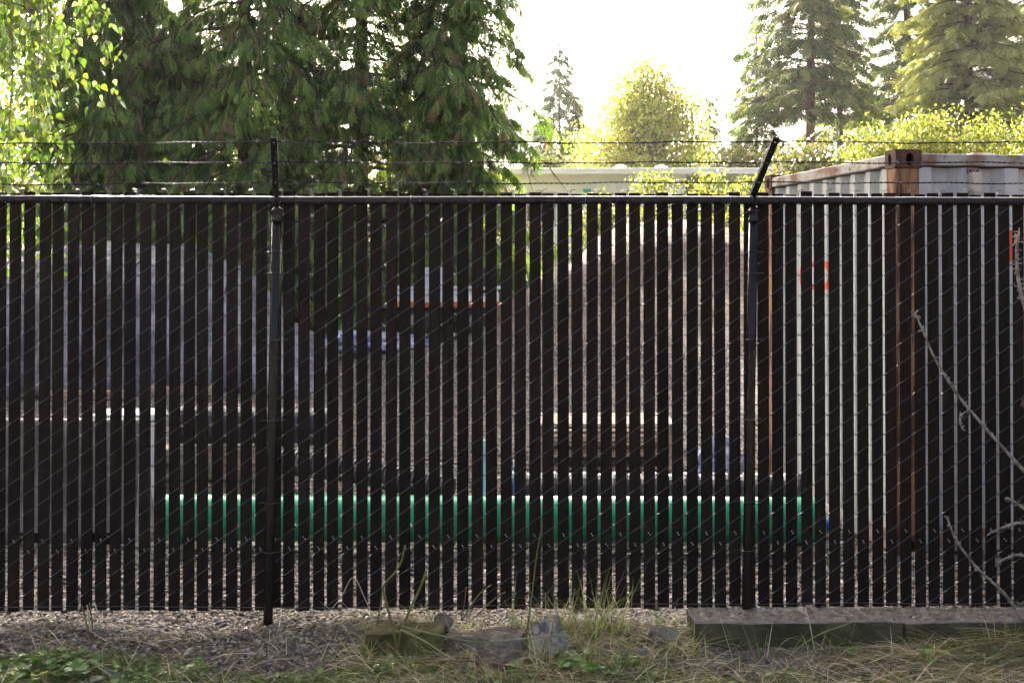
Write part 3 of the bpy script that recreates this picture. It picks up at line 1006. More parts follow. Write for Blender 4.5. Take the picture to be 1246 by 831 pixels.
# concrete road barrier on the left
b0, b1 = -4.4, P(176, 600, 2.6).x
zb = gz(b1, 2.6)
bar = empty('road_barrier', ((b0 + b1) / 2, 2.6, zb), 'grey concrete road barrier behind the left end of the fence', 'barrier')
prof = [(-.30, 0), (-.30, .075), (-.20, .25), (-.085, .80), (.085, .80), (.20, .25), (.30, .075), (.30, 0)]
L = b1 - b0
v = [(sx * L / 2, y, z) for sx in (-1, 1) for y, z in prof]
n = len(prof)
f = [(i, (i + 1) % n, n + (i + 1) % n, n + i) for i in range(n)] + [tuple(range(n)), tuple(range(n, 2 * n))[::-1]]
MAT['barrier'] = surf('barrier_concrete', (0.08, 0.077, 0.072), (0.17, 0.163, 0.15), rough=0.85, scale=5, c3=(0.2, 0.19, 0.17), bmp=0.4, bscale=50)
MB().add(v, f).build('barrier_body', MAT['barrier'], bar, bevel=.012)
for x in (-.55, .35, L / 2 - .22):
    MB().box((x, -.285, .035), (.20, .07, .075)).build('slot_shade_block', MAT['hole'], bar)  # black boxes on the face: the slots' inner shade put into colour
# white plastic tank box beside the barrier
wb = P(158, 560, 4.0)
zb = gz(wb.x, 4.0)
tk = empty('plastic_bin', (wb.x, 4.0, zb), 'white plastic storage bin standing behind the concrete barrier', 'bin', rot=(0, 0, R(6)))
MB().box((0, 0, .36), (.46, .5, .62), taper=-.06).build('bin_body', MAT['white_pvc'], tk, bevel=.02)
MB().box((0, 0, .70), (.53, .57, .05), taper=.06).build('lid', MAT['white_pvc'], tk, bevel=.012)
for s in (-1, 1): MB().box((s * .17, 0, .025), (.08, .48, .05)).build('skid', MAT['white_pvc'], tk)

# tarp-covered heap
def heap():
    Yc = 11.6
    xa = -8.2; xb = P(408, 430, Yc).x
    nxh, nyh = 150, 60
    u = np.linspace(0, 1, nxh); w_ = np.linspace(-1, 1, nyh)
    U, W_ = np.meshgrid(u, w_, indexing='xy')
    X = xa + (xb - xa) * U
    x_t = [xa, P(20, 300, Yc).x, P(140, 300, Yc).x, P(232, 300, Yc).x, P(300, 345, Yc).x, P(350, 392, Yc).x, xb]
    zt_ = [P(0, 330, Yc).z, P(0, 312, Yc).z, P(0, 300, Yc).z, P(0, 299, Yc).z, P(0, 335, Yc).z, P(0, 395, Yc).z, gz(xb, Yc) + .03]
    top = np.interp(X, x_t, zt_)
    base = ground_z(X, Yc + W_ * 1.9)
    prof_ = (1 - np.abs(W_) ** 2.4) ** 0.8
    Z = base + (top - base) * prof_ + 0.02
    Z += 0.22 * vnoise(X * 1.6, W_ * 3.0 + X) * prof_ + 0.12 * vnoise(X * 4.5 - W_ * 2, W_ * 6) * prof_ + 0.05 * vnoise(X * 7 + W_ * 3, W_ * 5)
    Y = Yc + W_ * 1.9 + .12 * vnoise(X * 3, W_ * 2) - .1 * vnoise(X * 9, W_ * 9)
    ii = np.arange(nxh * nyh).reshape(nyh, nxh)
    F_ = np.stack([ii[:-1, :-1], ii[:-1, 1:], ii[1:, 1:], ii[1:, :-1]], -1).reshape(-1, 4)
    root = empty('covered_heap', ((xa + xb) / 2, Yc, gz((xa + xb) / 2, Yc)), 'big heap in the yard covered by a wrinkled grey-blue tarpaulin', 'heap')
    V_ = np.stack([X - root.location.x, Y - root.location.y, Z - root.location.z], -1)
    o = bigmesh('tarpaulin', V_, F_, MAT['tarp'], parent=root, smooth=True)
    sd = o.modifiers.new('solid', 'SOLIDIFY'); sd.thickness = .012; sd.offset = 1
    # ropes thrown over it
    for xx in (.35, .62, .8):
        j = int(xx * (nxh - 1))
        pts = [Vector(V_[i, j]) + Vector((0, -.01, .02)) for i in range(0, nyh, 2)]
        MB().tube(pts, .012, 5).build('rope', MAT['rubber'], root)
heap()
for i, (xa_, xb_) in enumerate(((182, 258), (70, 160))):
    a = P(xa_, 460, 9.45); b = P(xb_, 460, 9.45)
    timber(((a.x + b.x) / 2, 9.45 - .3 * i, gz((a.x + b.x) / 2, 9.45)), (b.x - a.x, .14, .10), MAT['old_wood'],
           ['short brown plank holding down the tarpaulin edge near the left post', 'brown plank holding down the tarpaulin edge at far left'][i], R(2), None, 'plank')
# crumpled bundles of sheeting
def crumple(name, loc, size, m, label, cat, seed, sub=3, amp=.35, squash=1.0):
    bmx = bpy.data.meshes.new(name)
    import bmesh
    bm = bmesh.new(); bmesh.ops.create_icosphere(bm, subdivisions=sub, radius=1.0)
    rr = random.Random(seed); ox = rr.uniform(0, 100)
    for v_ in bm.verts:
        p = v_.co
        a_ = 1 + amp * (float(vnoise(p.x * 1.6 + ox, p.y * 1.6 + p.z * 1.3)) * 1.4 + float(vnoise(p.x * 4 + p.z * 3 + ox, p.y * 4 - p.z * 2)) * .8 + float(vnoise(p.x * 9 + ox, p.y * 9 + p.z * 8)) * .35)
        v_.co = p * a_
        v_.co.x *= size[0]; v_.co.y *= size[1]; v_.co.z *= size[2]
        if v_.co.z < -size[2] * .45: v_.co.z = -size[2] * .45
    bm.to_mesh(bmx); bm.free()
    bmx.materials.append(m)
    o = bpy.data.objects.new(name, bmx); link(o)
    o.location = (loc[0], loc[1], loc[2] + size[2] * .43)
    return tag(o, label, cat)
c = P(462, 446, 12.2); crumple('tarp_bundle', (c.x, 12.2, gz(c.x, 12.2)), (.85, .4, .2), MAT['blue_tarp'], 'crumpled dark blue and white tarp bundle in front of the trailer', 'tarp', 3, 4, .5)
c = P(908, 520, 4.3); crumple('plastic_sack', (min(c.x, 1.93), 4.3, gz(c.x, 4.3)), (.22, .2, .34), MAT['blue_tarp'], 'crumpled blue and white sack in front of the container end', 'sack', 8, 4, .4)

# small site trailer
ty = 14.2
a = P(482, 440, ty); b = P(606, 440, ty)
zt0 = gz((a.x + b.x) / 2, ty)
tr = empty('site_trailer', ((a.x + b.x) / 2, ty, zt0), 'small white box trailer with an orange-brown stripe parked under the conifers', 'trailer')
TW = b.x - a.x
ztop = P(0, 352, ty).z - zt0
MB().box((0, 0, (.42 + ztop) / 2), (TW, 2.2, ztop - .42)).build('body', MAT['white_pvc'], tr, bevel=.05)
MB().box((0, 0, .44), (TW + .02, 2.22, .085)).build('trim_stripe', MAT['orange'], tr, bevel=.01)
MB().box((0, 0, ztop + .02), (TW + .08, 2.28, .045)).build('roof', MAT['house_grey'], tr, bevel=.015)
MB().box((TW * .36, -1.105, .78), (TW * .2, .03, .36)).build('window', MAT['glass'], tr, bevel=.01)
MB().box((-TW * .13, -1.105, .72), (TW * .30, .03, .5)).build('hatch', MAT['house_grey'], tr, bevel=.01)
for s in (-1, 1):
    for yy in (-.9, .9):
        M = Matrix.Translation((s * TW * .28, yy, .22)) @ Matrix.Rotation(R(90), 4, 'X')
        w_ = MB().lathe([(.09, -.09), (.2, -.09), (.225, -.06), (.225, .06), (.2, .09), (.09, .09)], 20, M).build('wheel', MAT['rubber'], tr, smooth=True)
        MB().lathe([(0, -.095), (.09, -.095), (.1, 0), (.09, .095), (0, .095)], 14, M).build('rim', MAT['zinc'], w_)
MB().tube([(-TW / 2 - .5, 0, .36), (-TW / 2 + .1, 0, .38)], .04, 8).build('tow_bar', MAT['rubber'], tr)

# white car parked behind the earth bank
cyy = 25.0
a = P(868, 300, cyy)
cz = gz(a.x + .9, cyy)
car = empty('parked_car', (a.x + .9, cyy + 2.0, max(cz, P(0, 278, cyy).z - 1.46)), 'white parked car half hidden behind the earth bank by the right post', 'car')
def loft(sections, m, name, parent, bevel=.04):
    n_ = len(sections[0]); v = [p for s in sections for p in s]; f = []
    for i in range(len(sections) - 1):
        for k in range(n_):
            a_ = i * n_ + k; b_ = i * n_ + (k + 1) % n_
            f.append((a_, b_, b_ + n_, a_ + n_))
    f.append(tuple(range(n_))[::-1]); f.append(tuple(range((len(sections) - 1) * n_, len(sections) * n_)))
    return MB().add(v, f).build(name, m, parent, bevel=bevel, smooth=False)
def sec(y, z0, z1, w0, w1):
    return [(-w0, y, z0), (w0, y, z0), (w0 * 1.02, y, (z0 + z1) / 2), (w1, y, z1), (-w1, y, z1), (-w0 * 1.02, y, (z0 + z1) / 2)]
loft([sec(-2.1, .35, .8, .78, .74), sec(-1.95, .24, .92, .84, .80), sec(-.9, .22, .95, .86, .82), sec(.9, .22, .92, .86, .82), sec(1.9, .24, .80, .84, .78), sec(2.1, .36, .68, .74, .70)], MAT['car_paint'], 'body', car)
gh = loft([sec(-1.75, .90, 1.0, .80, .76), sec(-1.25, .90, 1.40, .80, .60), sec(-.3, .90, 1.46, .80, .60), sec(.35, .90, 1.42, .80, .58), sec(1.05, .88, .95, .78, .72)], MAT['car_paint'], 'cabin', car)
MB().add([(-.62, -1.72, 1.03), (.62, -1.72, 1.03), (.50, -1.30, 1.36), (-.50, -1.30, 1.36)], [(0, 1, 2, 3)]).build('rear_window', MAT['glass'], gh).location = (0, -.05, .012)
for s in (-1, 1):
    MB().add([(s * .80, -1.2, 1.0), (s * .80, .7, 1.0), (s * .665, .3, 1.36), (s * .665, -1.15, 1.36)], [(0, 1, 2, 3)]).build('side_window', MAT['glass'], gh).location = (s * .03, 0, 0)
    MB().box((s * .66, -2.07, .76), (.2, .08, .13)).build('tail_lamp', MAT['lamp_red'], car, bevel=.02)
    for yy in (-1.3, 1.3):
        M = Matrix.Translation((s * .78, yy, .32)) @ Matrix.Rotation(R(90), 4, 'Y')
        w_ = MB().lathe([(.2, -.1), (.29, -.1), (.32, -.07), (.32, .07), (.29, .1), (.2, .1)], 22, M).build('tyre', MAT['rubber'], car, smooth=True)
        MB().lathe([(0, -.105), (.2, -.105), (.21, 0), (.2, .105), (0, .105)], 16, M).build('rim', MAT['zinc'], w_)

# ------------------------------------------------------------------ long white house
hy = 35.0
ha, hb = P(630, 206, hy), P(940, 206, hy)
hz = gz(5, hy)
hs_ = empty('white_house', ((ha.x + hb.x) / 2, hy + 3.5, hz), 'long low white house with flat roof beyond the yard', 'house', rot=(0, 0, R(-1.5)))
HW = hb.x - ha.x + 1.5
HT = P(0, 211, hy).z - hz
xw0, xw1 = -HW / 2, P(838, 220, hy).x - hs_.location.x
wd = xw1 - xw0
MB().box(((xw0 + xw1) / 2, 0, HT / 2 - .05), (wd, 7, HT + .1)).build('wall', MAT['house'], hs_)
for i in range(22):
    x = xw0 + wd * (i + .5) / 22
    MB().box((x, -3.51, HT / 2), (.03, .03, HT - .1)).build('batten', MAT['house'], hs_)
rf = MB().box((0, 0, HT + .07), (HW + .6, 8.2, .14)).build('roof', MAT['house'], hs_, bevel=.02)
MB().box((0, -4.13, HT + .045), (HW + .62, .05, .16)).build('fascia', MAT['house'], rf)
for px in (808, 758):
    x = P(px, 200, hy + 2).x - hs_.location.x
    v_ = MB().lathe([(.09, 0), (.09, .22), (.2, .22), (.2, .30), (.05, .34), (0, .34)], 14, Matrix.Translation((x, -1, HT + .14))).build('roof_vent', MAT['house_grey'], rf)
x = P(718, 232, hy).x - hs_.location.x
MB().box((x, -3.55, HT - .62), (.24, .06, .35)).build('teal_panel', MAT['teal'], hs_)
for px, w_ in ((740, .34), (662, .8)):
    x = P(px, 232, hy).x - hs_.location.x
    fr = MB().box((x, -3.53, HT - 1.0), (w_ + .12, .06, .92)).build('window', MAT['house_grey'], hs_)
    MB().box((x, -3.57, HT - 1.0), (w_, .02, .80)).build('pane', MAT['glass'], fr)
for px in (860, 905, 935):
    x = P(px, 220, hy).x - hs_.location.x
    MB().box((x, -3.4, HT / 2), (.12, .12, HT)).build('carport_post', MAT['house'], hs_)
MB().box(((xw1 + HW / 2) / 2, 3.2, HT / 2), (HW / 2 - xw1 - .02, .12, HT - .05)).build('carport_wall', MAT['house_grey'], hs_)

# ------------------------------------------------------------------ trees
def frond_template(pairs=8, ang=42, wid=.05, droop=.18, seed=1):
    r_ = random.Random(seed)
    V = []; F_ = []
    def dia(b, d, l, w_, zd):
        b = np.array(b); d = np.array(d) / np.linalg.norm(d)
        s = np.array([-d[1], d[0], 0.0]); s /= (np.linalg.norm(s) + 1e-9)
        tip = b + d * l + np.array([0, 0, -zd * l])
        mid = b + d * l * .45 + np.array([0, 0, .02])
        i = len(V)
        V.extend([b, mid + s * w_, tip, mid - s * w_]); F_.append((i, i + 1, i + 2, i + 3))
    for k in range(pairs):
        t = .06 + .86 * k / (pairs - 1)
        l = (.44 * math.sin(math.pi * (.18 + .72 * (1 - t))) + .08) * r_.uniform(.8, 1.15)
        for s in (-1, 1):
            a_ = R(ang + r_.uniform(-9, 9)) * s
            dia((t, 0, -droop * t * t), (math.cos(a_), math.sin(a_), 0), l, wid * r_.uniform(.8, 1.2), .25)
    dia((.55, 0, -droop * .3), (1, 0, 0), .5, wid, .3)
    dia((0, 0, 0), (1, 0, -.05), .75, wid * .4, .1)
    return np.array(V, float), np.array(F_, int)
FT_CEDAR = frond_template(7, 40, .040, .32, 1)
FT_FIR = frond_template(7, 52, .055, .10, 2)

def pick(cols, n, r, wts=None):
    cols = np.array(cols, float)
    i = r.choice(len(cols), n, p=wts)
    c = cols[i] * r.uniform(.8, 1.2, (n, 1))
    return c

def conifer(name, label, loc, height, rad, z0, nb, seed, flen, per_m, rise, droop, hang, cols, trunk_r, fmat, FT,
            group=None, power=.75, width=.28, lean=0.0, tfrac=.12, bark='bark', wts=None, low_cut=None, shape=None, thin=None):
    r = np.random.default_rng(seed)
    root = empty(name, loc, label, 'tree', group)
    mb_ = MB()
    npt = 14
    tp = []
    wobx, woby = r.uniform(-.12, .12, 2)
    for i in range(npt):
        t = i / (npt - 1)
        tp.append((lean * height * t + wobx * math.sin(3 * t), woby * math.sin(4 * t), -.4 + (height + .4) * t))
    mb_.tube(tp, [trunk_r * (1.15 if i == 0 else 1) * (1 - .92 * (i / (npt - 1)) ** 1.1) + .01 for i in range(npt)], 12)
    pos = []; dr = []; sc = []; tp_ = []
    for i in range(nb):
        u = (i + r.random()) / nb
        h = z0 + (height - z0) * u ** 1.05
        prof_ = shape(h) if shape else max(1 - h / height, 0.02) ** power
        L = rad * prof_ * r.uniform(.65, 1.15)
        L = max(L, .25)
        az = i * 2.39996 + r.uniform(-.4, .4)
        od = np.array([math.cos(az), math.sin(az), 0]); ld = np.array([-od[1], od[0], 0])
        bx = lean * h
        cur = r.uniform(-.2, .2)
        ts = np.linspace(0, 1, 7)
        z_tip = rise * r.uniform(.6, 1.4); dp = droop * r.uniform(.7, 1.35)
        pth = [np.array([bx, 0, h]) + od * L * t + ld * L * cur * t * t + np.array([0, 0, L * (z_tip * t - dp * t * t)]) for t in ts]
        br = min(.012 + .012 * L, trunk_r * .4)
        mb_.tube([tuple(p) for p in pth], [br * (1 - .8 * t) for t in ts], 4, caps=False)
        nf = max(int(per_m * L * (1.0 if thin is None else ((1.0 if h < thin else .18) * (1.0 if od[1] < .35 or h > thin else .6)))), 5)
        t = r.uniform(tfrac, 1.02, nf) ** .8
        side = r.choice([-1, 1], nf) * r.uniform(0, 1, nf)
        wl_ = width * L * (1.05 - .6 * t) * side
        base = np.array([bx, 0, h]) + od * (L * t)[:, None] + ld * (L * cur * t * t + wl_)[:, None]
        base[:, 2] += L * (z_tip * t - dp * t * t) - np.abs(wl_) * droop * .8
        d = od * r.uniform(.35, 1.0, nf)[:, None] + ld * (side * 1.2 + r.normal(0, .2, nf))[:, None]
        d[:, 2] += -hang * r.uniform(.5, 1.5, nf) - droop * t
        pos.append(base); dr.append(d); sc.append(flen * r.uniform(.6, 1.25, nf) * (1.0 if thin is None or h < thin else 2.6)); tp_.append(t)
    if thin is not None:                  # dead bare twigs hanging among the sprays
        for i in range(170):
            az = r.uniform(0, 6.28); h = r.uniform(.8, thin)
            q0 = np.array([lean * h + math.cos(az) * rad * r.uniform(.5, 1.0), math.sin(az) * rad * r.uniform(.5, 1.0), h])
            dd = np.array([math.cos(az) * r.uniform(-.2, .5), math.sin(az) * r.uniform(-.2, .5), -r.uniform(.2, .9)]) * r.uniform(.4, 1.0)
            sw = r.normal(0, .12, 3)
            mb_.tube([tuple(q0), tuple(q0 + dd * .5 + sw), tuple(q0 + dd)], [.010, .007, .003], 4, caps=False)
    pos = np.concatenate(pos); dr = np.concatenate(dr); sc = np.concatenate(sc); tt = np.concatenate(tp_)
    if low_cut is not None:
        k = pos[:, 2] > low_cut + r.uniform(0, .5, len(pos)); pos, dr, sc, tt = pos[k], dr[k], sc[k], tt[k]
    n_ = len(pos)
    Rm = frames(dr, np.array([0, 0, 1.0]), r.normal(0, .7, n_))
    V_, F_ = inst(FT[0], FT[1], pos, Rm, sc)
    tint = pick(cols, n_, r, wts) * (0.6 + .65 * tt)[:, None]  # sprays darker toward the trunk: shade of crown hollows put into the tint
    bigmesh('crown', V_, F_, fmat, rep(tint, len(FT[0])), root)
    mb_.build('trunk', MAT[bark], root, smooth=True)
    return root

CEDAR_COLS = [(.030, .060, .016), (.070, .132, .027), (.130, .215, .043), (.210, .325, .065), (.160, .115, .062)]
CW_ = [.27, .28, .23, .13, .09]
def cedar_shape(h, H=17.0):
    return (1 - (h / H)) ** .5 * (0.80 + .2 * math.sin(h * 1.7))
cy_ = 17.0
cedars = [(150, 17.4, 2.3, 10.5, 21), (300, 16.6, 2.2, 17.0, 22), (437, 17.3, 2.4, 19.0, 23), (560, 16.8, 1.80, 18.0, 24)]
labs = ['dark drooping conifer behind the birch leaves, leftmost of the row', 'dark drooping conifer behind the left fence post',
        'tall drooping conifer whose bare reddish trunk shows between its boughs', 'drooping conifer at the right end of the row beside the bright sky']
for (px, Y, rd, H, sd), lab in zip(cedars, labs):
    p = P(px, 300, Y)
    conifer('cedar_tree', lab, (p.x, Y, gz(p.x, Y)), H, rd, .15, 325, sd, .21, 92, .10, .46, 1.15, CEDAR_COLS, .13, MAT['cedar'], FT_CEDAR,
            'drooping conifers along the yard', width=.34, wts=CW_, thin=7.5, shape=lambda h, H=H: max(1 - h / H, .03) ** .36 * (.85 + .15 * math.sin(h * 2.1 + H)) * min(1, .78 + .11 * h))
# the row goes on out of view to the left
for i, (X, H, sd) in enumerate(((-9.6, 14.0, 25), (-13.2, 16.0, 26))):
    conifer('cedar_tree', ['drooping conifer standing left of the row, just outside the view', 'drooping conifer far left outside the view'][i], (X, 17.2, gz(X, 17.2)), H, 2.3, .15, 110, sd, .55, 16, .12, .42, .85,
            CEDAR_COLS, .13, MAT['cedar'], FT_CEDAR, 'drooping conifers along the yard', width=.34, wts=CW_, shape=lambda h, H=H: max(1 - h / H, .03) ** .45)

FIR_COLS = [(.036, .060, .022), (.058, .088, .031), (.086, .120, .042), (.12, .135, .05)]
def fir(px, Y, H, rad, z0, seed, lab, tr_r=.2, cols=FIR_COLS, name='fir_tree', **kw):
    p = P(px, 200, Y)
    a = dict(rise=.16, droop=.36, hang=.45, width=.26, tfrac=.12, power=.8)
    nb = kw.pop('nb', 90) * 7 // 5; fl = kw.pop('flen', .75) * .58; pm = kw.pop('per_m', 11) * 2.1
    a.update(kw)
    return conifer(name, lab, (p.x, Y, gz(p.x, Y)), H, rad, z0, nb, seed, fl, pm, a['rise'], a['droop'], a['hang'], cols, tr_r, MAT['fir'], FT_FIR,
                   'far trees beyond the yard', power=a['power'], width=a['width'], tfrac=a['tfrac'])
fir(983, 44, 19, 3.5, 5.4, 31, 'tall dark fir with a bare lower trunk left of the rusty container corner', .20, nb=95)
fir(1024, 50, 20, 2.4, 5.0, 32, 'slim fir close behind the bare-trunked fir', .16, nb=80)
fir(921, 46, 9.3, 2.4, 1.6, 33, 'thin sparse young fir rising behind the right fence post', .10, nb=75, flen=.6, per_m=11)
fir(1108, 52, 22, 3.2, 5.2, 34, 'dark fir rising between the bare-trunked fir and the pale green tree', .22, nb=110)
fir(1180, 46, 21, 3.9, 1.0, 35, 'broad pale green conifer above the bright hedge', .22, nb=190, flen=.65, per_m=17, droop=.35, hang=.5,
    cols=[(.19, .22, .065), (.24, .27, .08), (.30, .31, .10), (.15, .17, .06)], name='pale_conifer')  # sunlit brightness put into these pale tints
fir(1262, 50, 20, 3.4, 2.0, 36, 'dark conifer at the far right edge behind the pale one', .2, nb=110)
fir(680, 66, 12.0, 3.4, 1.5, 37, 'small bluish fir between the drooping conifers and the yellow tree', .12, nb=80, flen=.7, cols=[(.08, .11, .07), (.10, .135, .085)])  # distance haze put into the lighter tints
fir(864, 60, 8.2, 1.6, 1.0, 38, 'low distant fir right of the yellow tree', .1, nb=60, flen=.6)
fir(700, 64, 8.5, 2.0, 1.0, 39, 'low distant fir hidden behind the yellow tree, left side', .1, nb=60, flen=.6)

# leaf: a folded pointed blade
LEAF_V = np.array([(0, 0, 0), (.28, .26, .05), (.62, .24, .04), (1, 0, -.06), (.62, -.24, .04), (.28, -.26, .05), (.45, 0, -.02)], float)
LEAF_F = np.array([(0, 6, 2, 1), (6, 3, 3, 2), (0, 5, 4, 6), (6, 4, 3, 3)], int)
LEAF_F4 = np.array([(0, 1, 2, 6), (6, 2, 3, 4), (0, 6, 4, 5)], int)

def broadleaf(name, label, loc, lobes, ncl, per, leaf, seed, cols, mat, trunk_r, trunk_h, csz, bark='bark_grey', group=None, cat='tree', stems=1, spread=.3, wts=None):
    """lobes: ellipsoids (cx, cy, cz, rx, ry, rz) relative to loc that make up the crown"""
    r = np.random.default_rng(seed)
    root = empty(name, loc, label, cat, group)
    mb_ = MB()
    vol = np.array([l[3] * l[4] * l[5] for l in lobes]) ** .55; vol = vol / vol.sum()
    cen = []
    for i in range(ncl):
        l = lobes[r.choice(len(lobes), p=vol)]
        d = r.normal(0, 1, 3); d /= np.linalg.norm(d)
        rad_ = r.uniform(.25, 1.0) ** .5
        cen.append((l[0] + d[0] * l[3] * rad_, l[1] + d[1] * l[4] * rad_, l[2] + d[2] * l[5] * rad_))
    cen = np.array(cen)
    sb = []
    for s in range(stems):
        a_ = s * 2.4 + r.uniform(0, 1)
        off = spread * (s > 0 or stems > 1)
        b0_ = np.array([math.cos(a_) * off * .4, math.sin(a_) * off * .4, -.15]); b1_ = np.array([math.cos(a_) * off * 1.5, math.sin(a_) * off * 1.5, trunk_h])
        mb_.tube([tuple(b0_), tuple((b0_ + b1_) / 2 + r.normal(0, .05, 3) * trunk_h * .3), tuple(b1_)], [trunk_r, trunk_r * .8, trunk_r * .5], 7)
        sb.append((b0_, b1_))
    for c_ in cen:
        b0_, b1_ = sb[r.integers(len(sb))]
        s0 = b0_ + (b1_ - b0_) * r.uniform(.35, 1.0)
        mid = (s0 + c_) / 2 + np.array([0, 0, .15 * np.linalg.norm(c_ - s0)]) + r.normal(0, .06, 3) * np.linalg.norm(c_ - s0)
        mb_.tube([tuple(s0), tuple(mid), tuple(c_)], [trunk_r * .28, trunk_r * .17, trunk_r * .05], 4, caps=False)
    n_ = ncl * per
    pos = np.repeat(cen, per, 0) + r.normal(0, 1, (n_, 3)) * np.array([csz, csz, csz * .7])
    d = r.normal(0, 1, (n_, 3)); d[:, 2] -= .6
    Rm = frames(d, np.array([0, 0, 1.0]), r.normal(0, .9, n_))
    V_, F_ = inst(LEAF_V, LEAF_F4, pos, Rm, leaf * r.uniform(.6, 1.25, n_))
    tint = pick(cols, n_, r, wts) * np.repeat(r.uniform(.8, 1.2, (ncl, 1)), per, 0)
    bigmesh('crown', V_, F_, mat, rep(tint, len(LEAF_V)), root)
    mb_.build('trunk', MAT[bark], root, smooth=True)
    return root
YEL = [(.24, .29, .075), (.29, .32, .09), (.34, .33, .11), (.20, .26, .075), (.33, .28, .12)]
Y0_ = 46.0
p = P(786, 205, Y0_); gp_ = gz(p.x, Y0_); k = (Y0_ + 7.3) / 1738
broadleaf('yellow_tree', 'yellow-green leafy tree standing behind the white house', (p.x, Y0_, gp_),
          [(.15, 0, P(0, 96, Y0_).z - gp_, 32 * k, 1.0, 34 * k), (.3, 0, P(0, 135, Y0_).z - gp_, 52 * k, 1.5, 34 * k), (-.75, 0, P(0, 135, Y0_).z - gp_, 34 * k, 1.2, 24 * k), (-1.5, 0, P(0, 178, Y0_).z - gp_, 42 * k, 1.5, 30 * k), (.9, 0, P(0, 172, Y0_).z - gp_, 46 * k, 1.4, 34 * k), (-.2, 0, P(0, 210, Y0_).z - gp_, 80 * k, 1.8, 30 * k)],
          260, 85, .15, 41, YEL, MAT['leaf'], .16, 4.6, .38, group='far trees beyond the yard')
# bright hedge shrubs behind the container
HEDGE = [(.12, .15, .036), (.17, .185, .048), (.07, .10, .028), (.21, .20, .065)]
for i, (px, top, w_, Y) in enumerate(((1068, 150, 30, 13.2), (1130, 132, 42, 13.6), (1215, 140, 50, 13.2), (1290, 132, 50, 13.8))):
    p = P(px, 200, Y); gq = gz(p.x, Y); zt = P(0, top, Y).z - gq; k = (Y + 7.3) / 1738
    broadleaf('hedge_shrub', ['bright yellow-green shrub above the left slope of the container roof', 'bright shrub above the rusty corner block', 'bright yellow-green shrub at the right edge above the container', 'bright shrub beyond the right edge of the view'][i],
              (p.x, Y, gq), [(0, 0, zt - .45, w_ * k, .6, .45), (-.2, 0, zt - .9, w_ * k * 1.1, .7, .6), (0, 0, zt * .45, w_ * k * .9, .7, zt * .4)],
              120, 75, .062, 50 + i, HEDGE, MAT['leaf'], .03, zt * .5, .15, bark='bark', group='bright shrubs behind the container', cat='shrub', stems=4)
for i, (px, top, w_, Y, lab) in enumerate(((800, 204, 26, 21.5, 'bright shrub with pale leaves in front of the house vent'), (868, 208, 30, 20.5, 'bright yellow-green shrub beside the right fence post'), (735, 232, 30, 21, 'low bright shrub in front of the white house wall'),
                                           (915, 212, 26, 23, 'yellow-green shrub just behind the leaning fence arm'))):
    p = P(px, 250, Y); gq = gz(p.x, Y); zt = P(0, top, Y).z - gq; k = (Y + 7.3) / 1738
    broadleaf('yard_shrub', lab, (p.x, Y, gq), [(0, 0, zt - .35, w_ * k * .8, .45, .35), (0, 0, zt * .5, w_ * k * 1.3, .6, zt * .38)], 60, 50, .085, 60 + i, HEDGE, MAT['leaf'], .025, zt * .5, .17, bark='bark',
              group='shrubs in front of the house', cat='shrub', stems=4)
for i, (px, top, w_, Y, lab) in enumerate(((985, 165, 42, 30, 'brownish green shrub under the bare-trunked fir'), (905, 180, 30, 40, 'dull green bush under the thin young fir'), (672, 185, 30, 40, 'yellowish bush at the right foot of the drooping conifers'))):
    p = P(px, 250, Y); gq = gz(p.x, Y); zt = P(0, top, Y).z - gq; k = (Y + 7.3) / 1738
    broadleaf('far_bush', lab, (p.x, Y, gq), [(0, 0, zt - .7, w_ * k, .8, .7), (0, 0, zt * .5, w_ * k * 1.2, .9, zt * .45)], 70, 50, .15, 70 + i, [(.085, .09, .04), (.11, .10, .045), (.065, .08, .035)], MAT['leaf'], .04, zt * .5, .25, bark='bark',
              group='far bushes beyond the yard', cat='shrub', stems=3)
# trees behind the cedar row, glimpsed through it
for i, (px, Y, top) in enumerate(((60, 27, -40), (190, 30, 20), (330, 31, 60), (520, 29, 90))):
    p = P(px, 250, Y); gq = gz(p.x, Y); zt = P(0, top, Y).z - gq; k = (Y + 7.3) / 1738
    broadleaf('sunny_tree', ['sunlit yellow-green tree glimpsed at far left behind the birch', 'sunlit yellow-green tree glimpsed through the leftmost conifer', 'sunlit tree glimpsed behind the left fence post', 'sunlit tree glimpsed through the right part of the conifer row'][i],
              (p.x, Y, gq), [(0, 0, zt * .65, 75 * k, 1.2, zt * .35), (0, 0, zt * .35, 80 * k, 1.2, zt * .3)], 80, 50, .2, 80 + i, YEL[:4], MAT['leaf'], .1, zt * .6, .4, group='sunlit trees behind the conifer row')

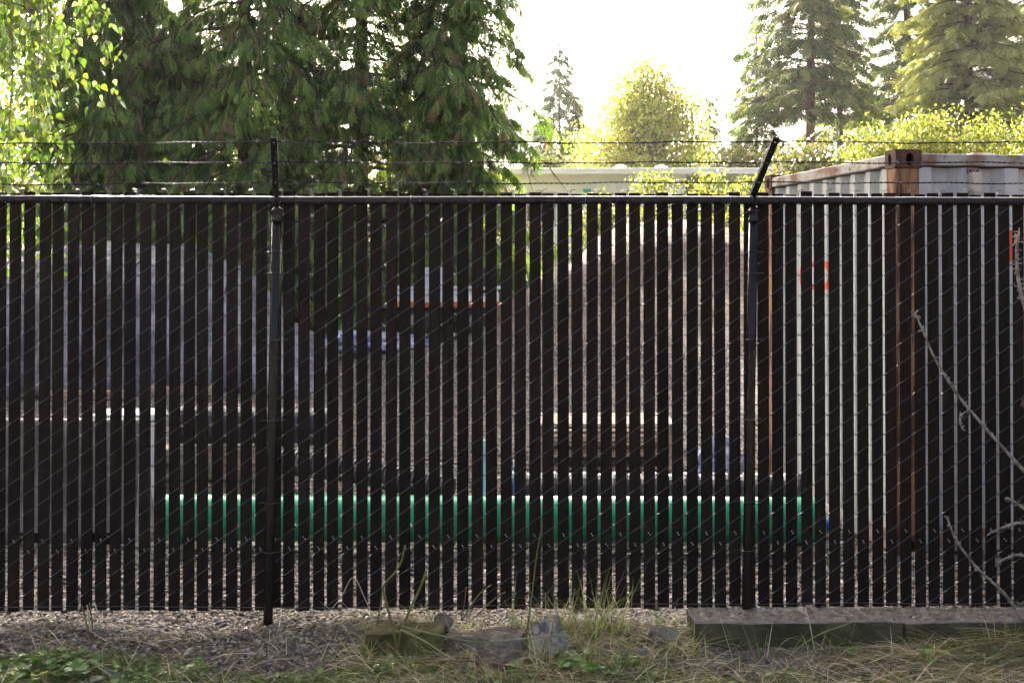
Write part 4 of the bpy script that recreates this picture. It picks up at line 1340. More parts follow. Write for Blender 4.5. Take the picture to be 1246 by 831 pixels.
# ------------------------------------------------------------------ birch close behind the fence, left
BY = 1.7
r = np.random.default_rng(90)
bx0 = -3.9
birch = empty('birch_tree', (bx0, BY, gz(bx0, BY)), 'birch with hanging yellow-green leaves close behind the fence at left', 'tree')
mbt = MB(); mbr = MB()
mbt.tube([(0, 0, -.2), (.03, .02, 1.2), (.0, .05, 2.6), (.12, .05, 4.2), (.1, 0, 6.5)], [.10, .085, .07, .05, .02], 12)
lp = []; ld_ = []; lsz = []
for i in range(100):
    px = r.uniform(-190, 70) if i % 3 else r.uniform(-40, 118)
    if i < 16: px = r.uniform(-60, 50)
    top = np.array(P(px, r.uniform(-190, 20), BY + r.uniform(-.55, .7))) - np.array(birch.location)
    L = r.uniform(.55, 1.35) * (1 - .35 * max(px, 0) / 118)
    if i < 16: L = r.uniform(1.5, 2.3)
    s0 = np.array([.05, 0, top[2] - r.uniform(.1, .8)])
    mid = (s0 + top) / 2 + np.array([0, 0, .35])
    mbr.tube([tuple(s0), tuple(mid), tuple(top)], [.014, .009, .005], 5, caps=False)
    drift = np.array([r.uniform(.0, .35), r.uniform(-.15, .15), 0])
    pts = [top + drift * (t ** 1.3) + np.array([.05 * math.sin(5 * t + i), .03 * math.cos(4 * t + i), -t]) * np.array([1, 1, L]) for t in np.linspace(0, 1, 9)]
    mbr.tube([tuple(p) for p in pts], [.0045 - .0035 * t for t in np.linspace(0, 1, 9)], 4, caps=False)
    nl = int(L * (34 if i >= 16 else 26))
    for k_ in range(nl):
        t = r.uniform(.03, 1.0); j = min(int(t * 8), 7); q_ = pts[j] + (pts[j + 1] - pts[j]) * (t * 8 - j)
        o_ = r.normal(0, 1, 3); o_[2] = 0; o_ /= np.linalg.norm(o_)
        lp.append(q_ + o_ * r.uniform(.005, .05)); d_ = o_ * r.uniform(.25, 1.0) + np.array([0, 0, -r.uniform(.5, 1.3)])
        ld_.append(d_); lsz.append(r.uniform(.040, .066))
lp = np.array(lp); ld_ = np.array(ld_); lsz = np.array(lsz)
LB_V = np.array([(0, 0, 0), (.16, .30, .03), (.38, .34, .05), (1, 0, -.08), (.38, -.34, .05), (.16, -.30, .03), (.4, 0, -.01)], float)
n_ = len(lp)
Rm = frames(ld_, np.array([0, 0, 1.0]), r.uniform(-1.2, 1.2, n_))
BCOL = [(.075, .13, .024), (.11, .16, .03), (.06, .11, .03), (.135, .16, .034), (.18, .23, .15)]  # last, palest tint puts whitish leaf glints into the colour
# in-view order by nearness; 300 as leaves of their own, the rest one mass
world_x = lp[:, 0] + bx0
inview = (world_x > -3.15) & (lp[:, 2] > 1.2)
score = np.where(inview, lsz - .02 * lp[:, 1], -9)
own = np.argsort(-score)[:300]
mask = np.ones(n_, bool); mask[own] = False
V_, F_ = inst(LB_V, LEAF_F4, lp[mask], Rm[mask], lsz[mask])
tint = pick(BCOL, int(mask.sum()), r)
tag(bigmesh('foliage', V_, F_, MAT['birch_leaf'], rep(tint, len(LB_V)), birch), kind='stuff')
leafmeshes = []
for c_ in BCOL:
    me_o = bigmesh('leaf', LB_V, LEAF_F4, MAT['birch_leaf'], rep(np.array([c_]), len(LB_V)), None)
    leafmeshes.append(me_o.data); bpy.data.objects.remove(me_o)
for q_, i in enumerate(own):
    o = bpy.data.objects.new('leaf', leafmeshes[q_ % len(leafmeshes)])
    o.matrix_local = Matrix.LocRotScale(Vector(lp[i]), Matrix(Rm[i].tolist()).to_quaternion(), Vector((lsz[i],) * 3))
    link(o, birch)
mbt.build('trunk', MAT['birch_bark'], birch, smooth=True)
mbr.build('branches', MAT['twig'], birch)

# ------------------------------------------------------------------ strip in front of the fence
# kerb blocks
KY0, KY1 = -0.29, 0.028
def kerb(xa_, xb_, label, m, top=0.0, h=.26, y0=KY0, y1=KY1, rz=0, name='kerb_block', worn=0.0):
    import bmesh
    L = xb_ - xa_
    bm = bmesh.new()
    bmesh.ops.create_cube(bm, size=1)
    for v_ in bm.verts:
        v_.co.x *= L; v_.co.y *= (y1 - y0); v_.co.z *= h
    bmesh.ops.bevel(bm, geom=[e for e in bm.edges], offset=.006, segments=1, affect='EDGES')
    bmesh.ops.subdivide_edges(bm, edges=[e for e in bm.edges if e.calc_length() > .15], cuts=14, use_grid_fill=True)
    for v_ in bm.verts:
        x_, y_, z_ = v_.co
        k_ = 0.011
        v_.co.y += k_ * float(vnoise(x_ * 14 + xa_ * 9, z_ * 14)) + .006 * float(vnoise(x_ * 45 + xa_ * 9, z_ * 45 + y_ * 30)) + worn * float(vnoise(x_ * 8 + 4, z_ * 9 + y_ * 6)); v_.co.z += worn * 1.3 * float(vnoise(x_ * 7 + y_ * 8, 3.3)) * (z_ > 0); v_.co.x += worn * float(vnoise(z_ * 12, y_ * 12 + 8)); v_.co.z += k_ * 1.2 * float(vnoise(x_ * 9 + 3 + xa_ * 5, y_ * 9))
    me = bpy.data.meshes.new(name); bm.to_mesh(me); bm.free()
    me.materials.append(m)
    o = bpy.data.objects.new(name, me); link(o)
    o.location = ((xa_ + xb_) / 2, (y0 + y1) / 2, top - h / 2); o.rotation_euler = (0, 0, rz)
    return tag(o, label, 'kerb block', 'concrete blocks below the fence')
def m_kerb():
    m, nt, out = new_mat('kerb_concrete')
    b_ = N(nt, 'ShaderNodeBsdfPrincipled'); b_.inputs['Roughness'].default_value = .95; b_.inputs['Specular IOR Level'].default_value = .2
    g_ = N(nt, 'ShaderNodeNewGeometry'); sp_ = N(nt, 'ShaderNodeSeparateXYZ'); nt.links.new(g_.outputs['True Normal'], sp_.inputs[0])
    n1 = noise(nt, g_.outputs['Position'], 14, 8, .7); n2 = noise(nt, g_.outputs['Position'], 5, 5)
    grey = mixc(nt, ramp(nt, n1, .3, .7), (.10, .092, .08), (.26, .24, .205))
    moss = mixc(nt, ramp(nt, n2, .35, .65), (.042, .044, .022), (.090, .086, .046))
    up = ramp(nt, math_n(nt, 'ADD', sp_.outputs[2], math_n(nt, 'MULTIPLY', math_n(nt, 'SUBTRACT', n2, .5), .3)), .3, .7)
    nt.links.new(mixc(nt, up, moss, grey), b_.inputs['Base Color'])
    nt.links.new(bump(nt, n1, .6, .008), b_.inputs['Normal'])
    nt.links.new(b_.outputs[0], out.inputs[0])
    return m
MAT['kerb'] = m_kerb()
k_l = P(846, 757, -.29).x; k_m = P(1100, 757, -.29).x
kerb(k_l, k_m - .004, 'long grey concrete kerb block with mossy face under the right post', MAT['kerb'], .006)
kerb(k_m + .004, k_m + 1.08, 'grey concrete kerb block at the right, beside the dry grass heap', MAT['kerb'], .002, rz=R(.4))
kerb(k_m + 1.09, k_m + 2.2, 'grey concrete kerb block beyond the right edge of the view', MAT['kerb'], .004)
ml_, mr_ = P(446, 780, -.36).x, P(541, 780, -.36).x
kerb(ml_, mr_, 'short yellowish-green mossy concrete block below the middle of the fence', MAT['mossy'], P(490, 770, -.36).z, .24, -.37, -.19, R(2.5), worn=.035)
l2, r2 = P(541, 775, -.30).x, P(640, 775, -.30).x
kerb(l2 + .01, r2, 'sunken dark concrete block between the mossy block and the grey sheeting', MAT['concrete'], P(590, 776, -.30).z, .2, -.31, -.16, R(-3), worn=.05)

def boulder(name, px, py, Y, size, label, m, seed, cat='rock', rz=0, sub=3, amp=.28, sink=.3):
    import bmesh
    bm = bmesh.new(); bmesh.ops.create_icosphere(bm, subdivisions=sub, radius=1.0)
    rr = random.Random(seed)
    planes = []
    for i in range(16):
        d = Vector((rr.gauss(0, 1), rr.gauss(0, 1), rr.gauss(0, 1))).normalized()
        planes.append((d, rr.uniform(.55, .85)))
    for v_ in bm.verts:
        p = v_.co.copy()
        for d, h in planes:
            q_ = p.dot(d)
            if q_ > h: p -= d * (q_ - h) * .92
        p *= 1 + amp * .35 * float(vnoise(p.x * 3 + seed, p.y * 3 + p.z * 2)) + .10 * float(vnoise(p.x * 8 + seed, p.y * 8 + p.z * 7)) + .06 * float(vnoise(p.x * 19 + seed, p.y * 19 - p.z * 17))
        v_.co = (p.x * size[0], p.y * size[1], p.z * size[2])
    me = bpy.data.meshes.new(name); bm.to_mesh(me); bm.free(); me.materials.append(m)
    o = bpy.data.objects.new(name, me); link(o)
    c_ = P(px, py, Y)
    o.location = c_; o.rotation_euler = (0, 0, rz)
    return tag(o, label, cat)
boulder('rock', 607, 806, -.44, (.145, .09, .085), 'large grey angular rock in front of the sunken block', MAT['rock'], 5, sub=5)
boulder('rock', 772, 799, -.41, (.115, .08, .07), 'flat-topped grey rock right of the crumpled grey sheeting', MAT['concrete'], 9, sub=5)
boulder('rock', 540, 757, -.15, (.07, .06, .05), 'grey rock resting on top behind the mossy block', MAT['rock'], 12, sub=3)
boulder('rock', 806, 772, -.30, (.10, .07, .05), 'low broken concrete lump at the left end of the long kerb block', MAT['concrete'], 19, sub=3)
boulder('flat_stone', 1218, 826, -.58, (.24, .10, .045), 'long flat brownish stone in the bottom right corner', MAT['rock'], 15, 'stone', R(8), 4, .2)
boulder('rock', 407, 763, -.20, (.022, .02, .018), 'round dark grey pebble left of the mossy block', MAT['rock'], 16, 'stone')
# crumpled grey sheeting
def rag():
    n1, n2 = 64, 48
    u, v = np.meshgrid(np.linspace(-1, 1, n1), np.linspace(-1, 1, n2), indexing='xy')
    rr_ = np.sqrt(u * u + v * v) / (1 + .35 * vnoise(np.arctan2(v, u) * 1.6 + 20, u * 0 + 2))
    dome = np.clip(1 - rr_ ** 1.8, 0, 1) ** .7
    ridge = lambda f, o: 1 - 2.6 * np.abs(vnoise(u * f + o, v * f * .7 + o * 1.7 + u * 2))
    z = dome * (.07 + .085 * ridge(2.1, 4.0) + .055 * ridge(4.6, 9.0) + .022 * ridge(10, 2.0)) + .004
    x = u * .10 + .028 * vnoise(u * 5 + z * 30, v * 5) + .05 * z
    y = v * .09 + .028 * vnoise(u * 5 + 8, v * 5 + z * 30)
    ii = np.arange(n1 * n2).reshape(n2, n1)
    F_ = np.stack([ii[:-1, :-1], ii[:-1, 1:], ii[1:, 1:], ii[1:, :-1]], -1).reshape(-1, 4)
    o = bigmesh('grey_sheeting', np.stack([x, y, z], -1), F_, MAT['rag'])
    sd = o.modifiers.new('solid', 'SOLIDIFY'); sd.thickness = .002
    c_ = P(668, 800, -.36)
    o.location = (c_.x, -.34, max(c_.z, gz(c_.x, -.36)) - .005)
    return tag(o, 'crumpled weathered grey plastic sheeting between the two rocks', 'sheeting')
rag()

# pebbles: the biggest are stones of their own
ICO = None
def ico_template():
    import bmesh
    bm = bmesh.new(); bmesh.ops.create_icosphere(bm, subdivisions=1, radius=1.0)
    V_ = np.array([v_.co[:] for v_ in bm.verts]); F_ = np.array([[v_.index for v_ in f_.verts] for f_ in bm.faces]); bm.free()
    V_ = V_ * (1 + np.random.default_rng(4).uniform(-.22, .22, (len(V_), 1)))
    return V_, F_
IV, IF = ico_template()
def scatter_pebbles(name, n_, xr, yr, smin, smax, label, seed, cols, dens=None, pw=2.2):
    r = np.random.default_rng(seed)
    x = r.uniform(*xr, n_); y = r.uniform(*yr, n_)
    if dens is not None:
        k_ = r.random(n_) < dens(x, y); x, y = x[k_], y[k_]; n_ = len(x)
    s = smin + (smax - smin) * r.random(n_) ** pw
    S = s[:, None] * r.uniform(.55, 1.15, (n_, 3)); S[:, 2] *= .75
    z = ground_z(x, y) + S[:, 2] * .25
    pos = np.stack([x, y, z], -1)
    d = r.normal(0, 1, (n_, 3)); d[:, 2] *= .3
    V_, F_ = inst(IV, IF, pos, frames(d, np.array([0, 0, 1.0]), r.uniform(-.5, .5, n_)), S)
    o = bigmesh(name, V_, F_, MAT['pebble'], rep(pick(cols, n_, r), len(IV)), smooth=False)
    return tag(o, label, None, None, 'stuff')
GREYS = [(.19, .18, .155), (.28, .265, .225), (.11, .10, .085), (.40, .375, .32), (.22, .185, .13), (.32, .275, .20), (.065, .058, .048)]
def dfront(x, y):
    d = .35 + .65 * (y > -.33)
    d = np.where(x > P(846, 757, -.29).x - .02, .28 * (y < -.3), d)
    return d * (.5 + vnoise(x * 2, y * 5))* 1.3
scatter_pebbles('gravel', 34000, (-3.3, 3.3), (-.85, .35), .003, .017, 'loose grey gravel on the soil strip below the fence', 101, GREYS, dfront)
scatter_pebbles('yard_gravel', 17000, (-3.6, 3.4), (.35, 6.5), .009, .032, 'coarse grey gravel covering the yard behind the fence', 102, [(.125, .117, .105), (.20, .19, .167), (.31, .29, .255), (.07, .065, .058), (.22, .17, .118)], None, 1.5)
stone_spots = [(28, 774), (60, 760), (231, 748), (225, 773), (300, 815), (165, 757), (352, 800), (262, 782), (20, 750), (133, 766), (372, 752), (318, 757), (430, 800), (283, 772)]
rr = random.Random(33)
sm = []
for i in range(3):
    V_ = IV * (1 + np.random.default_rng(i + 9).uniform(-.2, .2, (12, 1)))
    b_ = MB().add(V_.tolist(), IF.tolist()).build('stone', MAT['rock'], None, smooth=False); sm.append(b_)
for i, (px, py) in enumerate(stone_spots):
    # where the line of sight meets the soil
    Yq = -.02
    for _ in range(200):
        q = P(px, py, Yq)
        if q.z <= gz(q.x, Yq) + .004: break
        Yq += .01
        if Yq > .4: break
    Yq2 = -.9
    while Yq2 < .3:
        q = P(px, py, Yq2)
        if q.z <= gz(q.x, Yq2): Yq2 += .004
        else: break
    Yq2 = max(min(Yq2, .02), -.7)
    q = P(px, py, Yq2)
    s = rr.uniform(.014, .026)
    o = share(sm[i % 3], 'stone', None, (q.x, Yq2, gz(q.x, Yq2) + s * .3), (0, 0, rr.uniform(0, 6)), (s * 1.5, s, s * .75))
    tag(o, 'small smooth grey stone lying in the gravel strip left of the mossy block', 'stone', 'stones in the gravel strip')
for b_ in sm: bpy.data.objects.remove(b_)

# litter: wood chips and dead leaf scraps
def litter(name, n_, xr, yr, smin, smax, label, seed, cols, zfun, dens=None):
    r = np.random.default_rng(seed)
    x = r.uniform(*xr, n_); y = r.uniform(*yr, n_)
    if dens is not None:
        k_ = r.random(n_) < dens(x, y); x, y = x[k_], y[k_]; n_ = len(x)
    s = smin + (smax - smin) * r.random(n_) ** 2.0
    S = np.stack([s, s * r.uniform(.25, .8, n_), s], -1)
    d = r.normal(0, 1, (n_, 3)); d[:, 2] *= .28
    pos = np.stack([x, y, zfun(x, y) + .004 + .006 * r.random(n_)], -1)
    V_, F_ = inst(LEAF_V - np.array([.5, 0, 0]), LEAF_F4, pos, frames(d, np.array([0, 0, 1.0]), r.normal(0, .4, n_)), S)
    return tag(bigmesh(name, V_, F_, MAT['pebble'], rep(pick(cols, n_, r), len(LEAF_V))), label, None, None, 'stuff')
LIT = [(.23, .175, .115), (.33, .27, .19), (.14, .10, .065), (.42, .36, .27), (.09, .065, .045), (.19, .16, .10)]
def lit_front(x, y):
    d = np.clip(.35 + 1.4 * vnoise(x * 2.7 + 5, y * 4) + .35 * (y > -.32), .05, 1)
    return np.where((x > P(846, 757, -.29).x - .02) & (y > -.3), 0, d)
litter('leaf_litter', 20000, (-3.3, 3.3), (-.85, .12), .006, .045, 'brown wood chips and dead leaf scraps on the soil strip', 140, LIT, ground_z, lit_front)
litter('kerb_litter', 3200, (P(850, 757, -.29).x, 3.3), (-.285, .02), .004, .026, 'brown crumbs of litter lying on top of the kerb blocks', 141, LIT, lambda x, y: 0 * x + .006)

# grass blades
def blades(name, pos, direc, length, width, bend, tint, m, label, seg=4, parent=None, kind='stuff', flat=None):
    """curved tapering strips: pos (n,3), direc (n,3), bend = fall of the tip"""
    n_ = len(pos)
    d = nrm(direc)
    side = nrm(np.cross(d, np.array([0, 0, 1.0])) + 1e-5)
    r = np.random.default_rng(n_)
    side = nrm(side + r.normal(0, .5, (n_, 3)))
    V_ = np.zeros((n_, seg + 1, 2, 3))
    hor = d.copy(); hor[:, 2] = 0; hor = nrm(hor)
    for i in range(seg + 1):
        t = i / seg
        c_ = pos + d * (length * t)[:, None] + hor * (bend * length * t * t * .6)[:, None]
        c_[:, 2] -= bend * length * t * t
        w_ = width * (1 - .9 * t ** 1.5)
        V_[:, i, 0] = c_ - side * w_[:, None]; V_[:, i, 1] = c_ + side * w_[:, None]
    floor = ground_z(V_[..., 0], V_[..., 1]) + .004
    V_[..., 2] = np.maximum(V_[..., 2], floor) if parent is None else V_[..., 2]
    base = np.arange(n_) * (seg + 1) * 2
    F_ = []
    for i in range(seg):
        a_ = base + i * 2
        F_.append(np.stack([a_, a_ + 1, a_ + 3, a_ + 2], -1))
    F_ = np.concatenate(F_)
    o = bigmesh(name, V_.reshape(-1, 3), F_, m, rep(tint, (seg + 1) * 2), parent)
    if kind: tag(o, label, None, None, kind)
    return o
def scatter_xy(n_, boxes, r):
    """boxes: (px0, px1, Y0, Y1, weight)"""
    wts = np.array([b_[4] for b_ in boxes], float); wts /= wts.sum()
    i = r.choice(len(boxes), n_, p=wts)
    bx = np.array(boxes)[i]
    u = r.random(n_); y = bx[:, 2] + (bx[:, 3] - bx[:, 2]) * r.random(n_)
    px = bx[:, 0] + (bx[:, 1] - bx[:, 0]) * u
    x = (px - 587) * (y + 7.3) / 1738
    return x, y
r = np.random.default_rng(120)
GRN = [(.09, .15, .03), (.135, .21, .042), (.20, .27, .07), (.06, .10, .025)]
STR = [(.42, .36, .23), (.55, .49, .34), (.30, .23, .14), (.25, .24, .10), (.66, .60, .46)]
def pop(name, n_, boxes, lmin, lmax, wmin, wmax, up, bend, cols, label, seed, lift=0.0):
    r = np.random.default_rng(seed)
    x, y = scatter_xy(n_, boxes, r)
    z = ground_z(x, y) - .003 + lift * r.random(n_)
    a_ = r.uniform(0, 2 * np.pi, n_)
    d = np.stack([np.cos(a_), np.sin(a_) * .8, up * r.uniform(.4, 1.6, n_)], -1)
    return blades(name, np.stack([x, y, z], -1), d, r.uniform(lmin, lmax, n_), r.uniform(wmin, wmax, n_), np.clip(r.normal(bend, .3, n_), 0, 1.4), pick(cols, n_, r), MAT['blade'], label)
pop('grass', 15000, [(-60, 200, -.85, -.31, 8), (180, 460, -.85, -.50, 3.4), (440, 820, -.85, -.42, 4.2), (760, 1000, -.85, -.55, 1.2), (1000, 1300, -.85, -.62, 1.0), (650, 830, -.45, -.2, .5)],
    .03, .10, .0012, .0030, .9, .6, GRN, 'short green grass growing along the bottom edge', 121)
pop('dry_grass', 6200, [(-40, 460, -.8, -.05, .9), (440, 850, -.75, -.05, 4), (850, 1100, -.85, -.42, .7), (1100, 1330, -.8, -.33, 1.6)],
    .05, .30, .0010, .0028, .38, .3, STR, 'dry straw and dead grass littering the soil strip', 122, .012)
# heap of mown grass on the right
def heap_grass():
    r = np.random.default_rng(123)
    n_ = 1900
    x = r.normal(P(1190, 780, -.45).x, .22, n_); y = np.clip(r.normal(-.43, .06, n_), -.62, -.30)
    hgt = .15 * np.exp(-((x - 2.55) / .28) ** 2) * np.exp(-((y + .40) / .09) ** 2)
    z = ground_z(x, y) + hgt * r.random(n_)
    a_ = r.normal(math.pi, .7, n_) + (r.random(n_) < .35) * math.pi
    d = np.stack([np.cos(a_), np.sin(a_) * .5, r.normal(.12, .22, n_)], -1)
    cols = [(.20, .20, .085), (.30, .27, .15), (.13, .16, .055), (.40, .35, .24), (.16, .15, .07)]
    blades('grass_heap', np.stack([x, y, z], -1), d, r.uniform(.10, .34, n_), r.uniform(.0010, .0026, n_), np.clip(r.normal(.3, .2, n_), 0, .9), pick(cols, n_, r), MAT['blade'], 'heap of half-dry mown grass against the right kerb block', 5)
heap_grass()
# tall green grass tuft in front of the fence, right of the middle
def tuft(name, px, Y, n_, lmin, lmax, cols, label, seed, spread=.05, up=2.0, bend=.25, wid=(.0014, .003)):
    r = np.random.default_rng(seed)
    c_ = P(px, 760, Y); z = gz(c_.x, Y)
    root = empty(name, (c_.x, Y, z), label, 'grass tuft')
    pos = np.stack([r.normal(0, spread, n_), r.normal(0, spread * .5, n_), np.full(n_, -.01)], -1)
    a_ = r.uniform(0, 2 * np.pi, n_)
    d = np.stack([np.cos(a_), np.sin(a_) * .6, up * r.uniform(.6, 1.7, n_)], -1)
    blades('blades', pos, d, r.uniform(lmin, lmax, n_), r.uniform(*wid, n_), np.clip(r.normal(bend, .2, n_), 0, 1), pick(cols, n_, r), MAT['blade'], None, 6, root, None)
    return root
MIX = [(.17, .24, .06), (.24, .31, .09), (.46, .42, .25), (.11, .17, .04), (.56, .51, .35)]
for i, (px, Y, n_, l0, l1, lab) in enumerate(((690, -.16, 16, .12, .34, 'tuft of long green grass right of the tall thin stem'), (728, -.18, 26, .15, .42, 'tallest tuft of green and straw grass below the fence middle'), (752, -.14, 14, .12, .33, 'straw-coloured grass tuft just right of the tallest tuft'),
                                              (575, -.14, 14, .08, .20, 'small tuft of thin grass left of the grey sheeting'), (806, -.13, 8, .08, .2, 'sparse sprouting grass where the long kerb block begins'),
                                              (925, -.36, 12, .10, .24, 'pale grass tuft against the long kerb face'), (1225, -.34, 22, .10, .30, 'green grass tuft beside the bare branches'), (455, -.40, 14, .10, .26, 'thin grass tuft at the left end of the mossy block'),
                                              (215, -.55, 16, .06, .13, 'short green tuft in the gravel left of the left post'),
                                              (665, -.46, 18, .12, .30, 'green grass tuft between the large rock and the grey sheeting'), (835, -.40, 20, .10, .26, 'dense grass tuft hiding the left end of the long kerb block'),
                                              (640, -.14, 12, .12, .36, 'loose tall grass just behind the tall thin stem'), (710, -.30, 22, .14, .40, 'tall green grass right of the grey sheeting'), (1010, -.38, 10, .10, .22, 'few pale blades leaning on the middle of the long kerb block'), (535, -.18, 10, .08, .22, 'thin dry grass above the mossy block'),
                                              (500, -.50, 16, .06, .16, 'low grass tuft in front of the mossy block'), (600, -.56, 16, .06, .15, 'low grass tuft in front of the large rock'), (775, -.52, 20, .08, .24, 'grass tuft growing in front of the flat-topped rock'))):
    tuft('grass_tuft', px, Y, int(n_ * 2.2), l0, l1 * 1.1, MIX, lab, 130 + i, wid=(.0016, .0040))

# single stems and twigs, each its own thing
def stem(name, pix, Y, r0, r1, m, label, cat='stem', knots=None):
    pts = curve([P(x, y, (Y if not hasattr(Y, '__len__') else Y[i])) for i, (x, y) in enumerate(pix)], 6)
    base = pts[0].copy()
    n_ = len(pts)
    o = MB().tube([p - base for p in pts], [r0 + (r1 - r0) * i / (n_ - 1) for i in range(n_)], 7).build(name, m, None, smooth=True)
    o.location = base
    return tag(o, label, cat)
stem('plant_stem', [(486, 803), (478, 765), (469, 728), (467, 712), (481, 696), (488, 684), (493, 663)], -.40, .0065, .0045, MAT['stem'], 'crooked olive-green plant stem rising beside the mossy block')
stem('plant_stem', [(481, 800), (488, 770), (498, 743), (510, 718), (519, 694)], -.39, .0070, .0060, MAT['stem'], 'straight thick olive stem leaning right of the crooked one')
stem('plant_stem', [(458, 762), (462, 742), (466, 712)], -.22, .004, .003, MAT['stem'], 'short thin olive shoot behind the crooked stem')
stem('plant_stem', [(638, 792), (643, 755), (648, 718), (653, 676), (660, 638)], -.40, .0052, .0026, MAT['stem'], 'tallest thin green stem standing in front of the green pipe')
stem('plant_stem', [(562, 755), (572, 738), (584, 722), (598, 711)], -.16, .0045, .003, MAT['stem'], 'short forked olive shoot leaning right below the fence middle')
stem('plant_stem', [(575, 753), (588, 741), (602, 728), (615, 720)], -.15, .0042, .003, MAT['stem'], 'low olive shoot leaning right, nearest to the tall thin stem')
stem('plant_stem', [(561, 755), (565, 735), (567, 714)], -.14, .0035, .0025, MAT['red_twig'], 'short upright brown twig beside the leaning shoots')
stem('straw_stalk', [(396, 750), (415, 726), (430, 702), (444, 728), (459, 762)], [-.10, -.09, -.08, -.12, -.20], .0020, .0018, MAT['straw_stem'], 'pale straw bent into a sharp upturned V before the fence', 'straw')
stem('fallen_stalk', [(488, 766), (515, 779), (540, 795), (560, 806)], [-.40, -.46, -.52, -.56], .0050, .0035, MAT['stem_green'], 'pale green stalk sloping down right from the mossy block', 'stalk')
stem('fallen_stalk', [(490, 762), (540, 774), (585, 781), (635, 777), (690, 772)], [-.40, -.42, -.44, -.46, -.47], .0040, .0030, MAT['stem_green'], 'long green stalk lying across the mossy block and the big rock', 'stalk')
stem('fallen_twig', [(505, 806), (555, 803), (600, 807), (650, 816), (694, 823)], [-.55, -.56, -.58, -.58, -.58], .0038, .0045, MAT['red_twig'], 'long red-brown twig lying in front of the large rock', 'twig')
stem('fallen_stalk', [(400, 806), (425, 793), (441, 775), (447, 758)], [-.52, -.46, -.42, -.38], .0035, .002, MAT['stem_green'], 'curved yellow-green stalk at the left of the mossy block', 'stalk')
stem('fallen_stalk', [(352, 780), (368, 768), (384, 757)], [-.32, -.27, -.22], .0030, .0018, MAT['stem_green'], 'short green stalk lying right of the left post foot', 'stalk')
stem('fallen_twig', [(212, 766), (203, 760), (235, 765), (262, 770), (300, 782)], [-.2, -.18, -.2, -.22, -.3], .003, .0018, MAT['twig'], 'thin dark twig lying on the gravel left of the left post', 'twig')
stem('fallen_stalk', [(960, 800), (975, 785), (1000, 770), (1022, 762), (1048, 752)], [-.46, -.42, -.40, -.36, -.32], .0038, .002, MAT['stem_green'], 'green stalk slanting up against the long kerb block', 'stalk')
stem('straw_stalk', [(980, 740), (986, 762), (990, 785), (993, 795)], [-.28, -.33, -.36, -.38], .0030, .002, MAT['straw_stem'], 'pale straw hanging over the face of the long kerb block', 'straw')
stem('straw_stalk', [(828, 838), (812, 800), (822, 775), (838, 758)], [-.60, -.52, -.46, -.36], .0032, .002, MAT['stem_green'], 'bent green stalk in front of the long kerb block left end', 'straw')
for i, pts in enumerate(([(95, 763), (96, 738)], [(107, 770), (104, 752), (100, 738)], [(110, 768), (108, 750), (106, 736)], [(113, 766), (111, 748), (109, 733)], [(123, 766), (119, 748), (115, 732)])):
    stem('cut_stalk', pts, -.25, .0036, .0032, MAT['stem'] if i % 2 else MAT['straw_stem'], ['leftmost short stalk of the cut stubble at lower left', 'second cut stalk from the left in the stubble', 'middle cut stalk of the stubble at lower left', 'second cut stalk from the right in the stubble', 'rightmost leaning stalk of the cut stubble'][i], 'stalk')['group'] = 'cut stalks at lower left'

# dry bare shrub at the right edge
sh_base = P(1310, 800, -.36)
sh_base.z = gz(sh_base.x, -.36)
shrub = empty('bare_shrub', sh_base, 'bare grey lichened shrub branches reaching in from the right edge', 'shrub')
rb = random.Random(77)
def shoot(pix, Y, r0, r1, spur=.022, name='branch', seg=8):
    pts = curve([P(x, y, Y + (0 if i == 0 else .0)) for i, (x, y) in enumerate(pix)], seg)
    n_ = len(pts)
    m_ = MB()
    m_.tube([p - sh_base for p in pts], [(r0 + (r1 - r0) * i / (n_ - 1)) * rb.uniform(.9, 1.12) for i in range(n_)], 7)
    for i in range(1, n_):
        for q_ in range(rb.choice((0, 1, 2, 3))):
            d = Vector((rb.gauss(0, 1), rb.gauss(0, .6), rb.gauss(.3, 1))).normalized()
            rr_ = r0 + (r1 - r0) * i / (n_ - 1)
            l = spur * rb.uniform(.4, 1.1)
            a_ = pts[i] - sh_base
            m_.tube([a_, a_ + d * l * .6, a_ + d * l * .8, a_ + d * (l + .003)], [rr_ * .55, .0028, .0046, .0012], 5)
    return m_.build(name, MAT['grey_twig'], shrub, smooth=True)
Ysh = -.30
shoot([(1318, 800), (1316, 740), (1300, 660), (1275, 605), (1246, 573), (1200, 522), (1165, 480), (1138, 437), (1124, 405), (1113, 380)], Ysh, .012, .0042)
shoot([(1324, 800), (1330, 700), (1322, 600), (1300, 500), (1270, 425), (1249, 380), (1239, 340), (1237, 305), (1240, 282)], Ysh - .05, .014, .0065, .030)
shoot([(1304, 808), (1275, 780), (1246, 755), (1222, 722), (1190, 692), (1168, 664), (1158, 645), (1152, 628)], Ysh - .08, .009, .0045, .014)
shoot([(1312, 720), (1285, 655), (1262, 640), (1238, 636), (1205, 648)], Ysh, .010, .006)
shoot([(1312, 740), (1280, 690), (1246, 676), (1230, 677), (1212, 685)], Ysh - .03, .009, .0055)
shoot([(1300, 690), (1275, 650), (1252, 625), (1240, 614), (1226, 606)], Ysh - .02, .008, .0065)
shoot([(1180, 500), (1172, 503), (1168, 512), (1171, 522)], Ysh, .004, .003, .014)
shoot([(1290, 640), (1262, 540), (1252, 505), (1244, 490)], Ysh - .04, .006, .004)
shoot([(1315, 780), (1280, 742), (1258, 730), (1236, 738)], Ysh - .06, .006, .0035)

